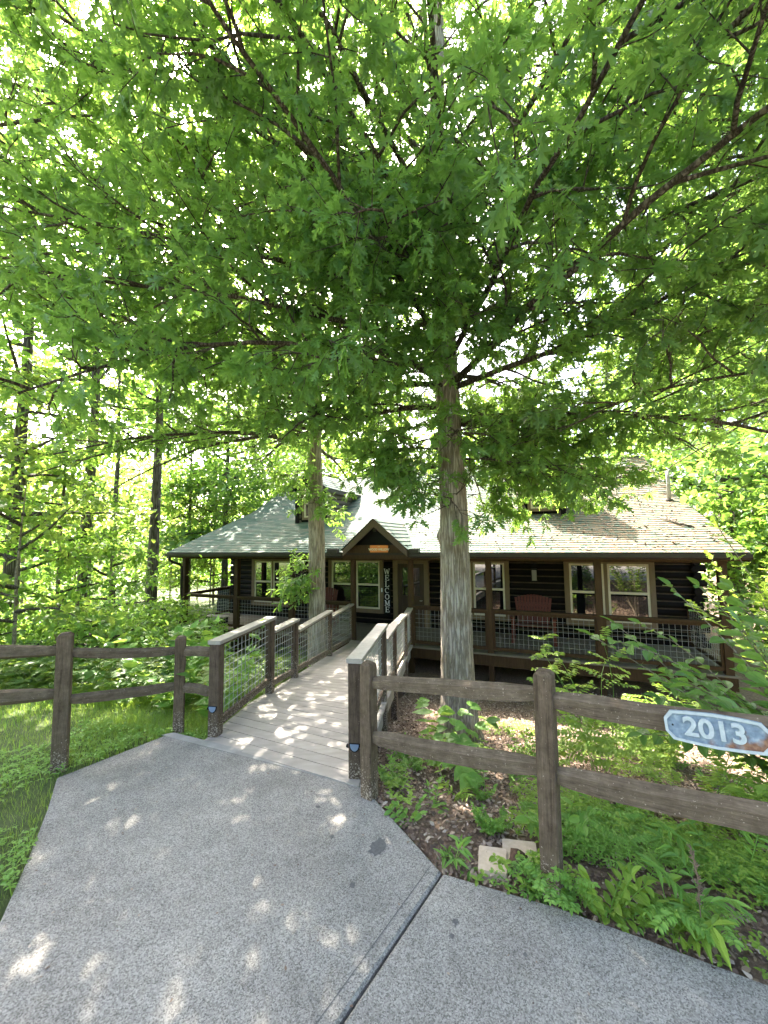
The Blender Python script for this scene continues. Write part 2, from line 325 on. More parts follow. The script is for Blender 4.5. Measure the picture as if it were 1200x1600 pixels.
def shingle_mat():
    mt, nt, b = new_mat('shingle'); L = nt.links.new
    uv = coords(nt, (1, 1, 1), 'UV')
    br = N(nt, 'ShaderNodeTexBrick', Scale=1.0); L(uv, br.inputs['Vector'])
    br.inputs['Color1'].default_value = (0, 0, 0, 1); br.inputs['Color2'].default_value = (1, 1, 1, 1); br.inputs['Mortar'].default_value = (.5, .5, .5, 1)
    br.inputs['Mortar Size'].default_value = .004; br.inputs['Brick Width'].default_value = .24; br.inputs['Row Height'].default_value = .14; br.offset = .37
    nz = N(nt, 'ShaderNodeTexNoise', Scale=60, Detail=4); L(uv, nz.inputs['Vector'])
    c1 = ramp(nt, br.outputs[0], [(0, (.036, .076, .060)), (.35, (.055, .094, .076)), (.7, (.078, .108, .088)), (1, (.13, .135, .112))])
    c2 = ramp(nt, nz.outputs[0], [(.3, (.7, .7, .7)), (.7, (1.25, 1.25, 1.22))])
    m1 = N(nt, 'ShaderNodeMix', _data_type='RGBA', _blend_type='MULTIPLY'); m1.inputs[0].default_value = 1; L(c1.outputs[0], m1.inputs[6]); L(c2.outputs[0], m1.inputs[7])
    sep = nt.nodes.new('ShaderNodeSeparateXYZ'); L(uv, sep.inputs[0])              # fallen oak litter lies on the right-hand end
    n4 = N(nt, 'ShaderNodeTexNoise', Scale=7, Detail=8, Roughness=.75); L(uv, n4.inputs['Vector'])
    mr = N(nt, 'ShaderNodeMapRange'); L(sep.outputs[0], mr.inputs[0]); mr.inputs[1].default_value = -2.0; mr.inputs[2].default_value = 5.0; mr.inputs[3].default_value = -.10; mr.inputs[4].default_value = .06
    a4 = N(nt, 'ShaderNodeMath', _operation='ADD'); L(n4.outputs[0], a4.inputs[0]); L(mr.outputs[0], a4.inputs[1])
    r4 = ramp(nt, a4.outputs[0], [(.50, (0, 0, 0)), (.62, (1, 1, 1))])
    m2 = N(nt, 'ShaderNodeMix', _data_type='RGBA'); L(r4.outputs[0], m2.inputs[0]); L(m1.outputs[2], m2.inputs[6]); m2.inputs[7].default_value = (.16, .11, .072, 1)
    L(m2.outputs[2], b.inputs['Base Color']); b.inputs['Roughness'].default_value = .85; b.inputs['Specular IOR Level'].default_value = .3
    bp = N(nt, 'ShaderNodeBump', Strength=.5, Distance=.006); L(nz.outputs[0], bp.inputs['Height']); L(bp.outputs[0], b.inputs['Normal'])
    return mt
M['shingle'] = shingle_mat()
def plaque_mat():
    mt, nt, b = new_mat('weathered_plaque'); L = nt.links.new; co = coords(nt)
    n1 = N(nt, 'ShaderNodeTexNoise', Scale=38, Detail=6); L(co, n1.inputs['Vector'])
    c1 = ramp(nt, n1.outputs[0], [(.3, (.12, .17, .235)), (.55, (.20, .26, .335)), (.75, (.34, .40, .46))])
    sep = nt.nodes.new('ShaderNodeSeparateXYZ'); L(co, sep.inputs[0])
    n2 = N(nt, 'ShaderNodeTexNoise', Scale=16, Detail=6); L(co, n2.inputs['Vector'])
    a = N(nt, 'ShaderNodeMath', _operation='MULTIPLY_ADD'); L(sep.outputs[0], a.inputs[0]); a.inputs[1].default_value = 2.4; L(n2.outputs[0], a.inputs[2])
    a2 = N(nt, 'ShaderNodeMath', _operation='MULTIPLY_ADD'); L(sep.outputs[2], a2.inputs[0]); a2.inputs[1].default_value = -5.0; L(a.outputs[0], a2.inputs[2])
    r = ramp(nt, a2.outputs[0], [(.80, (0, 0, 0)), (.98, (1, 1, 1))])
    c3 = ramp(nt, n1.outputs[0], [(.35, (.13, .05, .03)), (.6, (.28, .15, .09))])
    mx = N(nt, 'ShaderNodeMix', _data_type='RGBA'); L(r.outputs[0], mx.inputs[0]); L(c1.outputs[0], mx.inputs[6]); L(c3.outputs[0], mx.inputs[7])
    L(mx.outputs[2], b.inputs['Base Color']); b.inputs['Roughness'].default_value = .55
    return mt
M['plaque'] = plaque_mat()
M['plaque_rim'] = rough_mat('plaque_rim', (.36, .40, .43), (.50, .54, .56), 40, rough=.5, bump=.2, bdist=.001)
def ground_mat():
    mt, nt, b = new_mat('ground'); L = nt.links.new; co = coords(nt)
    n1 = N(nt, 'ShaderNodeTexNoise', Scale=24, Detail=8, Roughness=.75); L(co, n1.inputs['Vector'])
    n2 = N(nt, 'ShaderNodeTexNoise', Scale=.35, Detail=4); L(co, n2.inputs['Vector'])
    soil = ramp(nt, n1.outputs[0], [(.3, (.06, .04, .028)), (.5, (.16, .105, .07)), (.7, (.29, .21, .155))])
    grn = ramp(nt, n1.outputs[0], [(.3, (.05, .075, .02)), (.6, (.10, .13, .04)), (.75, (.2, .17, .1))])
    sep = nt.nodes.new('ShaderNodeSeparateXYZ'); L(co, sep.inputs[0])
    mr = N(nt, 'ShaderNodeMapRange'); L(sep.outputs[0], mr.inputs[0]); mr.inputs[1].default_value = -2.2; mr.inputs[2].default_value = -.4; mr.inputs[3].default_value = .34; mr.inputs[4].default_value = -.12
    a = N(nt, 'ShaderNodeMath', _operation='ADD'); L(n2.outputs[0], a.inputs[0]); L(mr.outputs[0], a.inputs[1])
    r = ramp(nt, a.outputs[0], [(.48, (0, 0, 0)), (.6, (1, 1, 1))])
    mx = N(nt, 'ShaderNodeMix', _data_type='RGBA'); L(r.outputs[0], mx.inputs[0]); L(soil.outputs[0], mx.inputs[6]); L(grn.outputs[0], mx.inputs[7])
    L(mx.outputs[2], b.inputs['Base Color']); b.inputs['Roughness'].default_value = .95
    bp = N(nt, 'ShaderNodeBump', Strength=.8, Distance=.03); L(n1.outputs[0], bp.inputs['Height']); L(bp.outputs[0], b.inputs['Normal'])
    return mt
M['ground'] = ground_mat()

# ------------------------------------------------------------------ house frame and terrain
TH = radians(21.6)
HO = Vector((0, 9.834, 0))
T_ = np.array([cos(TH), -sin(TH)]); N_ = np.array([sin(TH), cos(TH)])
def house_sd(x, y):
    dx, dy = np.asarray(x, float) - HO.x, np.asarray(y, float) - HO.y
    return dx * T_[0] + dy * T_[1], dx * N_[0] + dy * N_[1]
def sstep(a, b, x):
    t = np.clip((np.asarray(x, float) - a) / (b - a), 0, 1); return t * t * (3 - 2 * t)
def ground_z(x, y):
    s, d = house_sd(x, y)
    z = -.02 - 1.30 * np.clip((d + 6.35) / 5.2, 0, 1) ** .9
    z = z - .05 * np.clip(d - 8, 0, 40) - .03 * np.clip(-s - 9, 0, 40)
    z = z + .02 * np.sin(1.7 * x + .6 * y) * np.cos(1.3 * y) * sstep(-6.3, -5, d)
    return z
PAD = [(-2.15, 4.03), (-.22, 3.235), (-.10, 3.0), (.31, 2.35), (.876, 2.135), (1.2, 1.985), (1.61, 1.78), (3.2, 1.0), (7, -1.2), (8, -9), (-9, -9), (-8, -3.2), (-4, -.8), (-2.3, .7), (-1.86, 1.55), (-1.97, 2.09), (-2.2, 2.5), (-2.46, 2.93), (-2.70, 3.29)]
def in_poly(x, y, poly):
    x = np.asarray(x, float); y = np.asarray(y, float); r = np.zeros(x.shape, bool); n = len(poly)
    for i in range(n):
        (x0, y0), (x1, y1) = poly[i], poly[(i+1) % n]
        c = ((y0 > y) != (y1 > y)) & (x < (x1 - x0) * (y - y0) / (y1 - y0 + 1e-12) + x0)
        r ^= c
    return r
k = np.linspace(-1, 1, 171); g1 = np.sinh(k * 4.6) / np.sinh(4.6) * 140
gx, gy = np.meshgrid(g1, g1 + 4, indexing='ij')
gz = ground_z(gx, gy); gz = np.where(in_poly(gx, gy, PAD), gz - .10, gz)
n_ = len(g1); idx = np.arange(n_ * n_).reshape(n_, n_)
q = np.stack([idx[:-1, :-1], idx[1:, :-1], idx[1:, 1:], idx[:-1, 1:]], -1).reshape(-1, 4)
gb = MB().add(np.stack([gx, gy, gz], -1), [q])
tag(gb.build('ground', M['ground'], smooth=True), 'sloping forest ground of soil and leaf mould around the cabin', 'ground', kind='structure')

# concrete walk: two slabs with an open joint between them, trowelled edge strip, dark stains
jd = np.array([.31 + .2, 2.35 - 1.66]); jd /= np.linalg.norm(jd); jn = np.array([jd[1], -jd[0]])
J0 = np.array([.31, 2.35]); J1 = J0 - jd * 6.0
g_ = .007
padA = [(-2.15, 4.03), (-.22, 3.235), (-.10, 3.0), tuple(J0 - jn*g_), tuple(J1 - jn*g_), (-9, J1[1]), (-8, -3.2), (-4, -.8), (-2.3, .7), (-1.86, 1.55), (-1.97, 2.09), (-2.2, 2.5), (-2.46, 2.93), (-2.70, 3.29)]
padB = [tuple(J0 + jn*g_), (.876, 2.135), (1.2, 1.985), (1.61, 1.78), (3.2, 1.0), (7, -1.2), (8, -9), (-9, -9), (-9, J1[1] - .02), tuple(J1 + jn*g_)]
def slab(poly, bev=.012):
    p = np.array(poly); n = len(p); b = MB(); ins = []
    area = sum(p[i][0]*p[(i+1) % n][1] - p[(i+1) % n][0]*p[i][1] for i in range(n)); sgn = 1 if area > 0 else -1
    for i in range(n):
        e0 = p[i] - p[i-1]; e1 = p[(i+1) % n] - p[i]; e0 = e0/np.linalg.norm(e0); e1 = e1/np.linalg.norm(e1)
        n0 = np.array([-e0[1], e0[0]])*sgn; n1 = np.array([-e1[1], e1[0]])*sgn; mm = n0 + n1; mm /= max(mm @ n0, .35)
        ins.append(p[i] + mm*bev)
    v = [(*a, -.13) for a in p] + [(*a, -bev*.8) for a in p] + [(*a, 0) for a in ins]
    fs = [np.array([(i + o*n, (i+1) % n + o*n, (i+1) % n + (o+1)*n, i + (o+1)*n) for i in range(n) for o in (0, 1)]), np.arange(2*n, 3*n)]
    return b.add(v, fs)
pa = slab(padA); tag(pa.build('path', M['concrete']), 'broad grey aggregate concrete slab leading to the ramp', 'path', kind='structure')
tag(slab(padB).build('path', M['concrete']), 'grey concrete slab right of the dark diagonal joint', 'path', kind='structure')
e0, e1 = np.array([-2.15, 4.03]), np.array([-.22, 3.235]); ed = (e1 - e0) / np.linalg.norm(e1 - e0); en = np.array([ed[1], -ed[0]])
eb = MB().prism([e0 + ed*.02 + en*.015, e1 - ed*.05 + en*.015, e1 - ed*.09 + en*.10, e0 - ed*.06 + en*.10], .0015, .004)
f0, f1 = np.array([-.22, 3.235]), np.array([.31, 2.35])
tag(eb.build('path', M['concrete_edge']), 'smooth trowelled concrete border where the walk meets the ramp', 'path', kind='structure')
def blotch(cx, cy, r, seed, ax=1.0):
    rg = np.random.default_rng(seed); a = np.arange(18) * 2*pi/18; rr = r * (1 + rg.uniform(-.35, .35, 18))
    return [(cx + rr[i]*cos(a[i])*ax, cy + rr[i]*sin(a[i])) for i in range(18)]
ln_ = MB(); a_, b_ = J0 - jn*.075 + jd*.0, J1 - jn*.075
ln_.add([(*(a_ - jn*.0022), .0016), (*(a_ + jn*.0022), .0016), (*(b_ + jn*.0022), .0016), (*(b_ - jn*.0022), .0016)], [np.array([(0, 3, 2, 1)])])
tag(ln_.build('path_score', M['stain']), 'faint scored line beside the joint in the concrete', 'score line', kind='structure')
sb = MB()
for (x, y, r, sd2) in [(-.07, 2.52, .05, 1), (-.05, 2.57, .035, 2), (-.20, 2.27, .018, 3), (.33, 2.06, .014, 4), (.30, 1.99, .012, 5), (-.36, 2.62, .014, 6), (-.5, 2.9, .016, 7), (.62, 1.9, .01, 8)]:
    sb.add([(px_, py_, .0022 + .0003*sd2) for px_, py_ in blotch(x, y, r, sd2)], [np.arange(18)])
tag(sb.build('path_stain', M['stain']), 'dark blotchy stains on the concrete walk', 'stain', kind='structure')

# ------------------------------------------------------------------ cabin
house = thing('log_cabin', 'dark brown log cabin with green shingle roof and long railed porch', 'cabin', HO, -TH)
ZF, ZE = -.66, 1.61
S0, S1 = -6.85, 6.84
WD = 2.0                                  # depth of the wall line behind the porch front
def bx(name, mat, lst, parent=house, **kw):
    b = MB()
    for a in lst: b.box(*a)
    return b.build(name, M[mat], parent, **kw)
# porch floor boards, front beam, skirt, posts below
fl = MB(); x = S0 - .12
while x < S1 + .12:
    fl.box(x, min(x + .136, S1 + .12), -.10, WD - .02, ZF - .03, ZF); x += .14
fl.build('porch_floor', M['porch_floor'], house)
bx('porch_beam', 'porch_wood', [(S0 - .1, S1 + .1, -.075, -.03, ZF - .27, ZF - .032), (S0 - .1, S0 - .05, -.03, WD, ZF - .27, ZF - .032), (S1 + .05, S1 + .1, -.03, WD, ZF - .27, ZF - .032)])
bx('skirt_wall', 'skirt', [(S0 + .15, S1 - .1, 1.5, 1.58, -2.2, ZF - .05)])
POSTS = [S0, -4.75, -2.79, -.90, .68, 2.56, 4.77, S1]
for s in POSTS:
    if s in (-.90, .68, 2.56, S1, S0, 4.77, -4.75, -2.79):
        lw = MB()
        if s in (-.90, .68): lw.tube([(s, .02, ZF), (s, .02, .4), (s, .02, 1.40)], .075, 14)
        else: lw.box(s - .065, s + .065, -.05, .08, ZF, 1.40)
        lw.build('porch_post', M['porch_wood'], house)
        bx('pier', 'porch_wood', [(s - .06, s + .06, -.025, .09, -2.0, ZF - .035)])
bx('eave_beam', 'porch_wood', [(S0 - .08, S1 + .08, -.06, .09, 1.402, 1.56)])
bx('porch_ceiling', 'dark_trim', [(S0 - .05, S1 + .05, .10, WD + .02, 1.50, 1.53)])
# railings bay by bay
def wire_panel(b, p0, p1, z00, z01, z10, z11, cell=.10, th=.006):
    """grid of welded wire between p0 and p1 (xy), bottom z00->z10, top z01->z11"""
    p0 = np.array(p0, float); p1 = np.array(p1, float); Ln = np.linalg.norm(p1 - p0); n = max(2, int(round(Ln / cell)))
    for i in range(1, n):
        t = i / n; p = p0 + (p1 - p0) * t
        b.tube([(*p, z00 + (z10 - z00)*t), (*p, z01 + (z11 - z01)*t)], th/2, 4, cap=False)
    mm = max(2, int(round((z01 - z00) / cell)))
    for j in range(1, mm):
        t = j / mm
        b.tube([(*p0, z00 + (z01 - z00)*t), (*p1, z10 + (z11 - z10)*t)], th/2, 4, cap=False)
def porch_bay(a, b_, d0=0.0, d1=0.0, vert=False):
    r = MB(); za, zb = ZF + .10, ZF + .93
    A = np.array([a, d0]); B = np.array([b_, d1])
    r.beam((*A, zb + .02), (*B, zb + .02), .14 if not vert else .12, .04)
    r.beam((*A, zb - .03), (*B, zb - .03), .04, .06); r.beam((*A, za), (*B, za), .05, .07)
    u = (B - A) / np.linalg.norm(B - A)
    for P in (A + u*.02, B - u*.02): r.beam((*P, za + .035), (*P, zb - .06), .04, .05, up=(u[0], u[1], 0))
    o = r.build('railing', M['porch_wood'], house)
    w = MB(); wire_panel(w, A + u*.04, B - u*.04, za + .035, zb - .06, za + .035, zb - .06); w.build('wire_panel', M['wire'], o)
    mid = (A + B)/2
    if not vert:
        ft = MB().extrude([(mid[0] - .11, -.02, ZF), (mid[0] + .11, -.02, ZF), (mid[0] + .04, -.02, za - .04), (mid[0] - .04, -.02, za - .04)], (0, .05, 0)); ft.build('rail_foot', M['porch_wood'], o)
for i in range(7):
    if i == 3: continue
    porch_bay(POSTS[i] + .065, POSTS[i+1] - .065)
porch_bay(S0, S0, .08, WD - .02, True); porch_bay(S1, S1, .08, WD - .02, True)
# log walls
def log_wall(b, ch, x0, x1, y, z0, z1, pitch=.172, bulge=.055, ends=.22, rg=None):
    n = int(round((z1 - z0) / pitch)); pitch = (z1 - z0) / n
    for i in range(n):
        zc = z0 + (i + .5) * pitch; prof = [(bulge * cos(a) , .5 * (pitch - .022) * sin(a)) for a in np.linspace(-pi/2, pi/2, 9)]
        e = ends if i % 2 == 0 else ends * .55
        pts = [(y - p[0], zc + p[1]) for p in prof] + [(y + .06, zc + .5*(pitch - .022)), (y + .06, zc - .5*(pitch - .022))]
        v = [(x0 - e, *p) for p in pts] + [(x1 + e, *p) for p in pts]; kk = len(pts)
        b.add(v, [np.array([(j, (j+1) % kk, (j+1) % kk + kk, j + kk) for j in range(kk)]), np.arange(kk)[::-1], np.arange(kk, 2*kk)])
        if i: ch.box(x0, x1, y - .020, y + .03, z0 + i*pitch - .016, z0 + i*pitch + .016)
W0, W1 = -6.62, 7.02
lb, cb = MB(), MB(); log_wall(lb, cb, W0, W1, WD, ZF - .02, 1.60)
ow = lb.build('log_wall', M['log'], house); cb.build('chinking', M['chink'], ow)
lb = MB()                                                                   # end walls and back wall
for xx in (W0, W1):
    for i in range(16):
        z = ZF - .6 + i * .172
        lb.tube([(xx, WD - (.22 if i % 2 else .12), z), (xx, 10.2, z)], .086, 8)
for xx in (W0, W1): lb.extrude([(xx - .04, 2.1, 2.0), (xx - .04, 10.2, 2.0), (xx - .04, 6.2, 4.45), (xx - .04, 3.5, 2.95)], (.08, 0, 0))
lb.box(W0, W1, 10.1, 10.25, -2.2, 2.1)
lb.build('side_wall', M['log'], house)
# roof: shingle courses laid as overlapping strips
RS0, RS1 = -7.16, 7.12
PROF = [(-.42, 1.60), (3.45, 3.09), (6.25, 4.66)]
def shingles(b, uvs, x0, x1, prof, expo=.14):
    u = 0.0
    for (d0, z0), (d1, z1) in zip(prof[:-1], prof[1:]):
        Ln = hypot(d1 - d0, z1 - z0); t = ((d1 - d0)/Ln, (z1 - z0)/Ln); nn = (-t[1], t[0]); n = int(round(Ln / expo)); e = Ln / n
        for i in range(n):
            a, c = i*e, (i+1)*e + .02
            lo = (d0 + t[0]*a + nn[0]*.016, z0 + t[1]*a + nn[1]*.016); hi = (d0 + t[0]*c + nn[0]*.001, z0 + t[1]*c + nn[1]*.001)
            lob = (d0 + t[0]*a + nn[0]*.002, z0 + t[1]*a + nn[1]*.002)
            b.add([(x0, *lob), (x1, *lob), (x0, *lo), (x1, *lo), (x0, *hi), (x1, *hi)], [np.array([(0, 1, 3, 2), (2, 3, 5, 4)])])
            uvs += [(x0, u + .001), (x1, u + .001), (x0, u + .005), (x1, u + .005), (x0, u + .135), (x1, u + .135)]; u += .14
rb, ruv = MB(), []; shingles(rb, ruv, RS0, RS1, PROF)
back = [(12.9, 1.60), (9.05, 3.09), (6.25, 4.66)]
rb2 = MB(); nb = rb.n
rb.add([(RS0, *back[0]), (RS1, *back[0]), (RS1, *back[1]), (RS0, *back[1]), (RS1, *back[2]), (RS0, *back[2])], [np.array([(1, 0, 3, 2), (2, 3, 5, 4)])])
ruv += [(RS0, 0), (RS1, 0), (RS1, 4), (RS0, 4), (RS1, 8), (RS0, 8)]
roof = rb.build('roof', M['shingle'], house, uv=ruv)
ub = MB()                                                                   # roof boards underneath and rake boards
for x0, x1, tk in [(RS0 + .03, RS1 - .03, .06)]:
    for P0, P1 in ((PROF[0], PROF[1]), (PROF[1], PROF[2]), (back[0], back[1]), (back[1], back[2])):
        ub.extrude([(x0, P0[0], P0[1] - .005), (x0, P1[0], P1[1] - .005), (x0, P1[0], P1[1] - tk), (x0, P0[0], P0[1] - tk)], (x1 - x0, 0, 0))
for x0 in (RS0, RS1 - .028):
    for P0, P1 in ((PROF[0], PROF[1]), (PROF[1], PROF[2]), (back[0], back[1]), (back[1], back[2])):
        ub.extrude([(x0, P0[0], P0[1] - .004), (x0, P1[0], P1[1] - .004), (x0, P1[0], P1[1] - .17), (x0, P0[0], P0[1] - .17)], (.028, 0, 0))
ub.build('roof_deck', M['dark_trim'], roof)
MB().tube([(RS0, 6.25, 4.66), (RS1, 6.25, 4.66)], .05, 8).build('ridge_cap', M['gutter'], roof)
bx('fascia', 'porch_wood', [(RS0 + .03, RS1 - .03, -.405, -.375, 1.455, 1.585)])
for a, c in ((RS0, -.98), (.80, RS1)):
    gprof = [(-.50, 1.585), (-.50, 1.52), (-.48, 1.49), (-.41, 1.48), (-.408, 1.585), (-.42, 1.585), (-.42, 1.50), (-.47, 1.505), (-.488, 1.53), (-.488, 1.585)]
    MB().extrude([(a, *p) for p in gprof], (c - a, 0, 0)).build('gutter', M['gutter'], house)
for sx in (-1.22, .92): bx('gutter_box', 'gutter', [(sx - .14, sx + .14, -.55, -.40, 1.60, 1.70)])
MB().tube([(S0 - .18, -.44, 1.48), (S0 - .18, -.44, 1.38), (S0 - .14, -.36, 1.32), (S0 - .05, -.16, 1.22), (S0 - .01, -.12, 1.14), (S0 - .01, -.12, .6), (S0 - .01, -.12, -.9), (S0 - .01, -.12, -1.4)], .038, 8).build('downspout', M['gutter'], house, smooth=True)
# windows
def window(s0, s1, z0, z1, sashes, d=WD, parent=house, tw=.12, mid=.5):
    f = MB(); y0, y1 = d - .115, d - .03
    f.box(s0, s0 + tw, y0, y1, z0, z1); f.box(s1 - tw, s1, y0, y1, z0, z1); f.box(s0 + tw, s1 - tw, y0, y1, z1 - tw*.75, z1); f.box(s0 + tw, s1 - tw, y0 - .02, y1, z0, z0 + tw)
    for i in range(len(sashes) - 1):
        f.box(sashes[i][1], sashes[i+1][0], y0 + .006, y1, z0 + tw, z1 - tw*.75)
    w = f.build('window', M['window_trim'], parent)
    za, zb = z0 + tw, z1 - tw*.75; zm = za + (zb - za)*mid
    for a, c in sashes:
        s_ = MB(); t = .05; ya, yb = y0 + .012, y1 - .002
        s_.box(a, a + t, ya, yb, za, zb); s_.box(c - t, c, ya, yb, za, zb); s_.box(a + t, c - t, ya, yb, za, za + t); s_.box(a + t, c - t, ya, yb, zb - t, zb); s_.box(a + t, c - t, ya, yb, zm - .03, zm + .03)
        so = s_.build('sash', M['sash'], w)
        bx('pane', 'glass', [(a + t, c - t, y0 + .040, y0 + .05, za + t, zm - .03), (a + t, c - t, y0 + .026, y0 + .036, zm + .03, zb - t)], so)
    return w
window(-5.82, -4.05, -.30, 1.32, [(-5.70, -4.95), (-4.90, -4.17)])
window(-2.72, -.80, -.32, 1.36, [(-2.60, -1.80), (-1.72, -.92)])
window(.98, 2.88, -.32, 1.34, [(1.10, 1.86), (1.92, 2.76)])
window(4.24, 6.22, -.30, 1.34, [(4.36, 5.14), (5.22, 6.10)])
# door
df = MB(); df.box(-.48, -.33, WD - .125, WD - .03, ZF, 1.34); df.box(.49, .64, WD - .125, WD - .03, ZF, 1.34); df.box(-.33, .49, WD - .125, WD - .03, 1.20, 1.34)
fr = df.build('door_frame', M['window_trim'], house)
db = MB(); db.box(-.325, -.19, WD - .105, WD - .055, ZF + .01, 1.195); db.box(.35, .485, WD - .105, WD - .055, ZF + .01, 1.195); db.box(-.19, .35, WD - .105, WD - .055, 1.08, 1.195); db.box(-.19, .35, WD - .105, WD - .055, ZF + .01, ZF + .25); db.box(-.19, .35, WD - .105, WD - .055, .10, .26); db.box(.05, .10, WD - .100, WD - .055, ZF + .25, 1.08)
do = db.build('door', M['door_wood'], house)
bx('pane', 'glass', [(-.19, .05, WD - .085, WD - .075, .26, 1.08), (.10, .35, WD - .085, WD - .075, .26, 1.08)], do)
bx('panel', 'door_wood', [(-.19, .05, WD - .090, WD - .07, ZF + .25, .10), (.10, .35, WD - .090, WD - .07, ZF + .25, .10)], do)
MB().tube([(.42, WD - .105, .12), (.42, WD - .15, .12), (.36, WD - .15, .12)], .012, 8).build('handle', M['pipe'], do)
bx('doorbell', 'white_paint', [(-.865, -.825, WD - .135, WD - .115, .33, .45)])
# entry gable
def gable():
    c, hw, za, ze, y0 = -.035, .84, 2.43, 1.68, -.62
    g = MB()
    for sgn in (-1, 1):                                   # barge boards
        p = [(c, y0, za), (c + sgn*hw, y0, ze), (c + sgn*hw, y0, ze - .16), (c, y0, za - .20)]
        g.extrude(p if sgn > 0 else p[::-1], (0, .04, 0))
    o = g.build('entry_gable', M['gable_trim'], house)
    uv = []; r = MB()
    for sgn in (-1, 1):
        Ln = hypot(hw, za - ze); n = 8
        for i in range(n):
            a, e = i/n, (i + 1.1)/n
            P = lambda t, h: (c + sgn*(hw + .03)*(1 - t), ze - .01 + (za - ze + .01)*t + h)
            (x0, z0), (x1, z1), (x2, z2) = P(a, .004), P(a, .022), P(min(e, 1), .006)
            db_ = (z0 - 1.60)/.385 - .42 + .55; db2 = (z2 - 1.60)/.385 - .42 + .55
            v = [(x0, y0 - .03, z0), (x0, db_, z0), (x1, y0 - .03, z1), (x1, db_, z1), (x2, y0 - .03, z2), (x2, db2, z2)]
            r.add(v, [np.array([(0, 1, 3, 2), (2, 3, 5, 4)])]); uv += [(0, i*.14 + .001), (1.5, i*.14 + .001), (0, i*.14 + .005), (1.5, i*.14 + .005), (0, i*.14 + .135), (1.5, i*.14 + .135)]
    r.build('gable_roof', M['shingle'], o, uv=uv)
    bx('gable_beam', 'porch_wood', [(c - .78, c + .78, -.47, -.38, 1.60, 1.79)], o)
    MB().extrude([(c - .62, -.36, 1.79), (c + .62, -.36, 1.79), (c, -.36, 2.33)], (0, .03, 0)).build('gable_infill', M['black'], o)
    bx('ridge_board', 'dark_trim', [(c - .03, c + .03, -.58, 1.0, 2.12, 2.24)], o)
gable()
# dormers
def dormer(s0, s1, shade):
    zb = 1.60 + .385 * (WD + .42); ze, zr, d0 = 3.72, 4.26, WD
    b, ch = MB(), MB(); n = 7
    for i in range(n):
        z = zb - .05 + (i + .5) * (ze - zb + .05) / n; dep = (z - 3.09) / .56 + 3.45 if z > 3.09 else (z - 1.60) / .385 - .42
        for xx in (s0 + .08, s1 - .08): b.tube([(xx, d0 - .02, z), (xx, dep + .25, z)], .088, 10)
    o = b.build('dormer', M[shade], house, smooth=True)
    w = MB(); w.extrude([(s0 + .08, d0 + .04, zb - .05), (s1 - .08, d0 + .04, zb - .05), (s1 - .08, d0 + .04, ze), ((s0 + s1)/2, d0 + .04, zr - .03), (s0 + .08, d0 + .04, ze)], (0, .06, 0))
    w.box(s0 - .01, s0 + .12, d0 - .08, d0 + .04, zb - .05, ze); w.box(s1 - .12, s1 + .01, d0 - .08, d0 + .04, zb - .05, ze)
    w.build('dormer_front', M['log'], o)
    window(s0 + .22, s1 - .22, zb + .10, ze - .02, [(s0 + .30, s1 - .30)], d0 + .10, o, .08)
    r, uv = MB(), []; c = (s0 + s1)/2; hw = (s1 - s0)/2 + .16
    for sgn in (-1, 1):
        for i in range(6):
            P = lambda t: (c + sgn*hw*(1 - t), ze - .07 + (zr - ze + .07)*t)
            (x0, z0), (x2, z2) = P(i/6), P(min((i + 1.1)/6, 1))
            r.add([(x0, d0 - .28, z0), (x0, d0 + 3.6, z0), (x0, d0 - .28, z0 + .018), (x0, d0 + 3.6, z0 + .018), (x2, d0 - .28, z2 + .004), (x2, d0 + 3.6, z2 + .004)], [np.array([(0, 1, 3, 2), (2, 3, 5, 4)])])
            uv += [(0, i*.14 + .001), (3.8, i*.14 + .001), (0, i*.14 + .005), (3.8, i*.14 + .005), (0, i*.14 + .135), (3.8, i*.14 + .135)]
    r.build('dormer_roof', M['shingle'], o, uv=uv)
    t = MB()
    for sgn in (-1, 1):
        t.extrude([(c, d0 - .27, zr - .012), (c + sgn*hw, d0 - .27, ze - .085), (c + sgn*hw, d0 - .27, ze - .2), (c, d0 - .27, zr - .15)], (0, .03, 0))
        t.extrude([(c + sgn*(hw - .005), d0 - .24, ze - .085), (c + sgn*(hw - .005), d0 + 3.4, ze - .085), (c + sgn*(hw - .005), d0 + 3.4, ze - .2), (c + sgn*(hw - .005), d0 - .24, ze - .2)], (-sgn*.03, 0, 0))
    t.build('dormer_trim', M['gutter'], o)
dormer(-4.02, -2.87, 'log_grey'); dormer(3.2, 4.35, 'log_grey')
# roof vent with a wire loop, and a fallen stick
vz = 1.60 + .385 * (2.75 + .42)
vp = MB().tube([(6.84, 2.75, vz - .05), (6.84, 2.75, vz + .62), (6.84, 2.75, vz + .78)], [.045, .045, .045], 12).build('vent_pipe', M['pipe'], house, smooth=True)
MB().lathe([(.09, 0), (.085, .05), (.05, .07)], (6.84, 2.75, vz - .01), 12).build('vent_flashing', M['gutter'], vp)
la = np.linspace(0, 2*pi, 20)
MB().tube([(6.86 + .07*sin(a), 2.68, vz + .62 + .17*cos(a)) for a in la], .006, 5, cap=False).build('wire_loop', M['pipe'], vp)
MB().tube([(6.86, 2.68, vz + .45), (6.4, 2.4, vz + .40), (6.0, 2.2, vz + .30)], .005, 5).build('cable', M['wire'], vp)
def roof_z(d): return 1.60 + .385 * (d + .42) if d < 3.45 else 3.09 + .56 * (d - 3.45)
def on_house(s, d, z): return HO + Vector((T_[0]*s + N_[0]*d, T_[1]*s + N_[1]*d, z))
stick = MB().tube([on_house(6.28, 1.35, roof_z(1.35) + .06), on_house(6.40, 1.15, roof_z(1.15) + .08), on_house(6.50, .95, roof_z(.95) + .06), on_house(6.72, .8, roof_z(.8) + .03)], [.03, .032, .027, .018], 7)
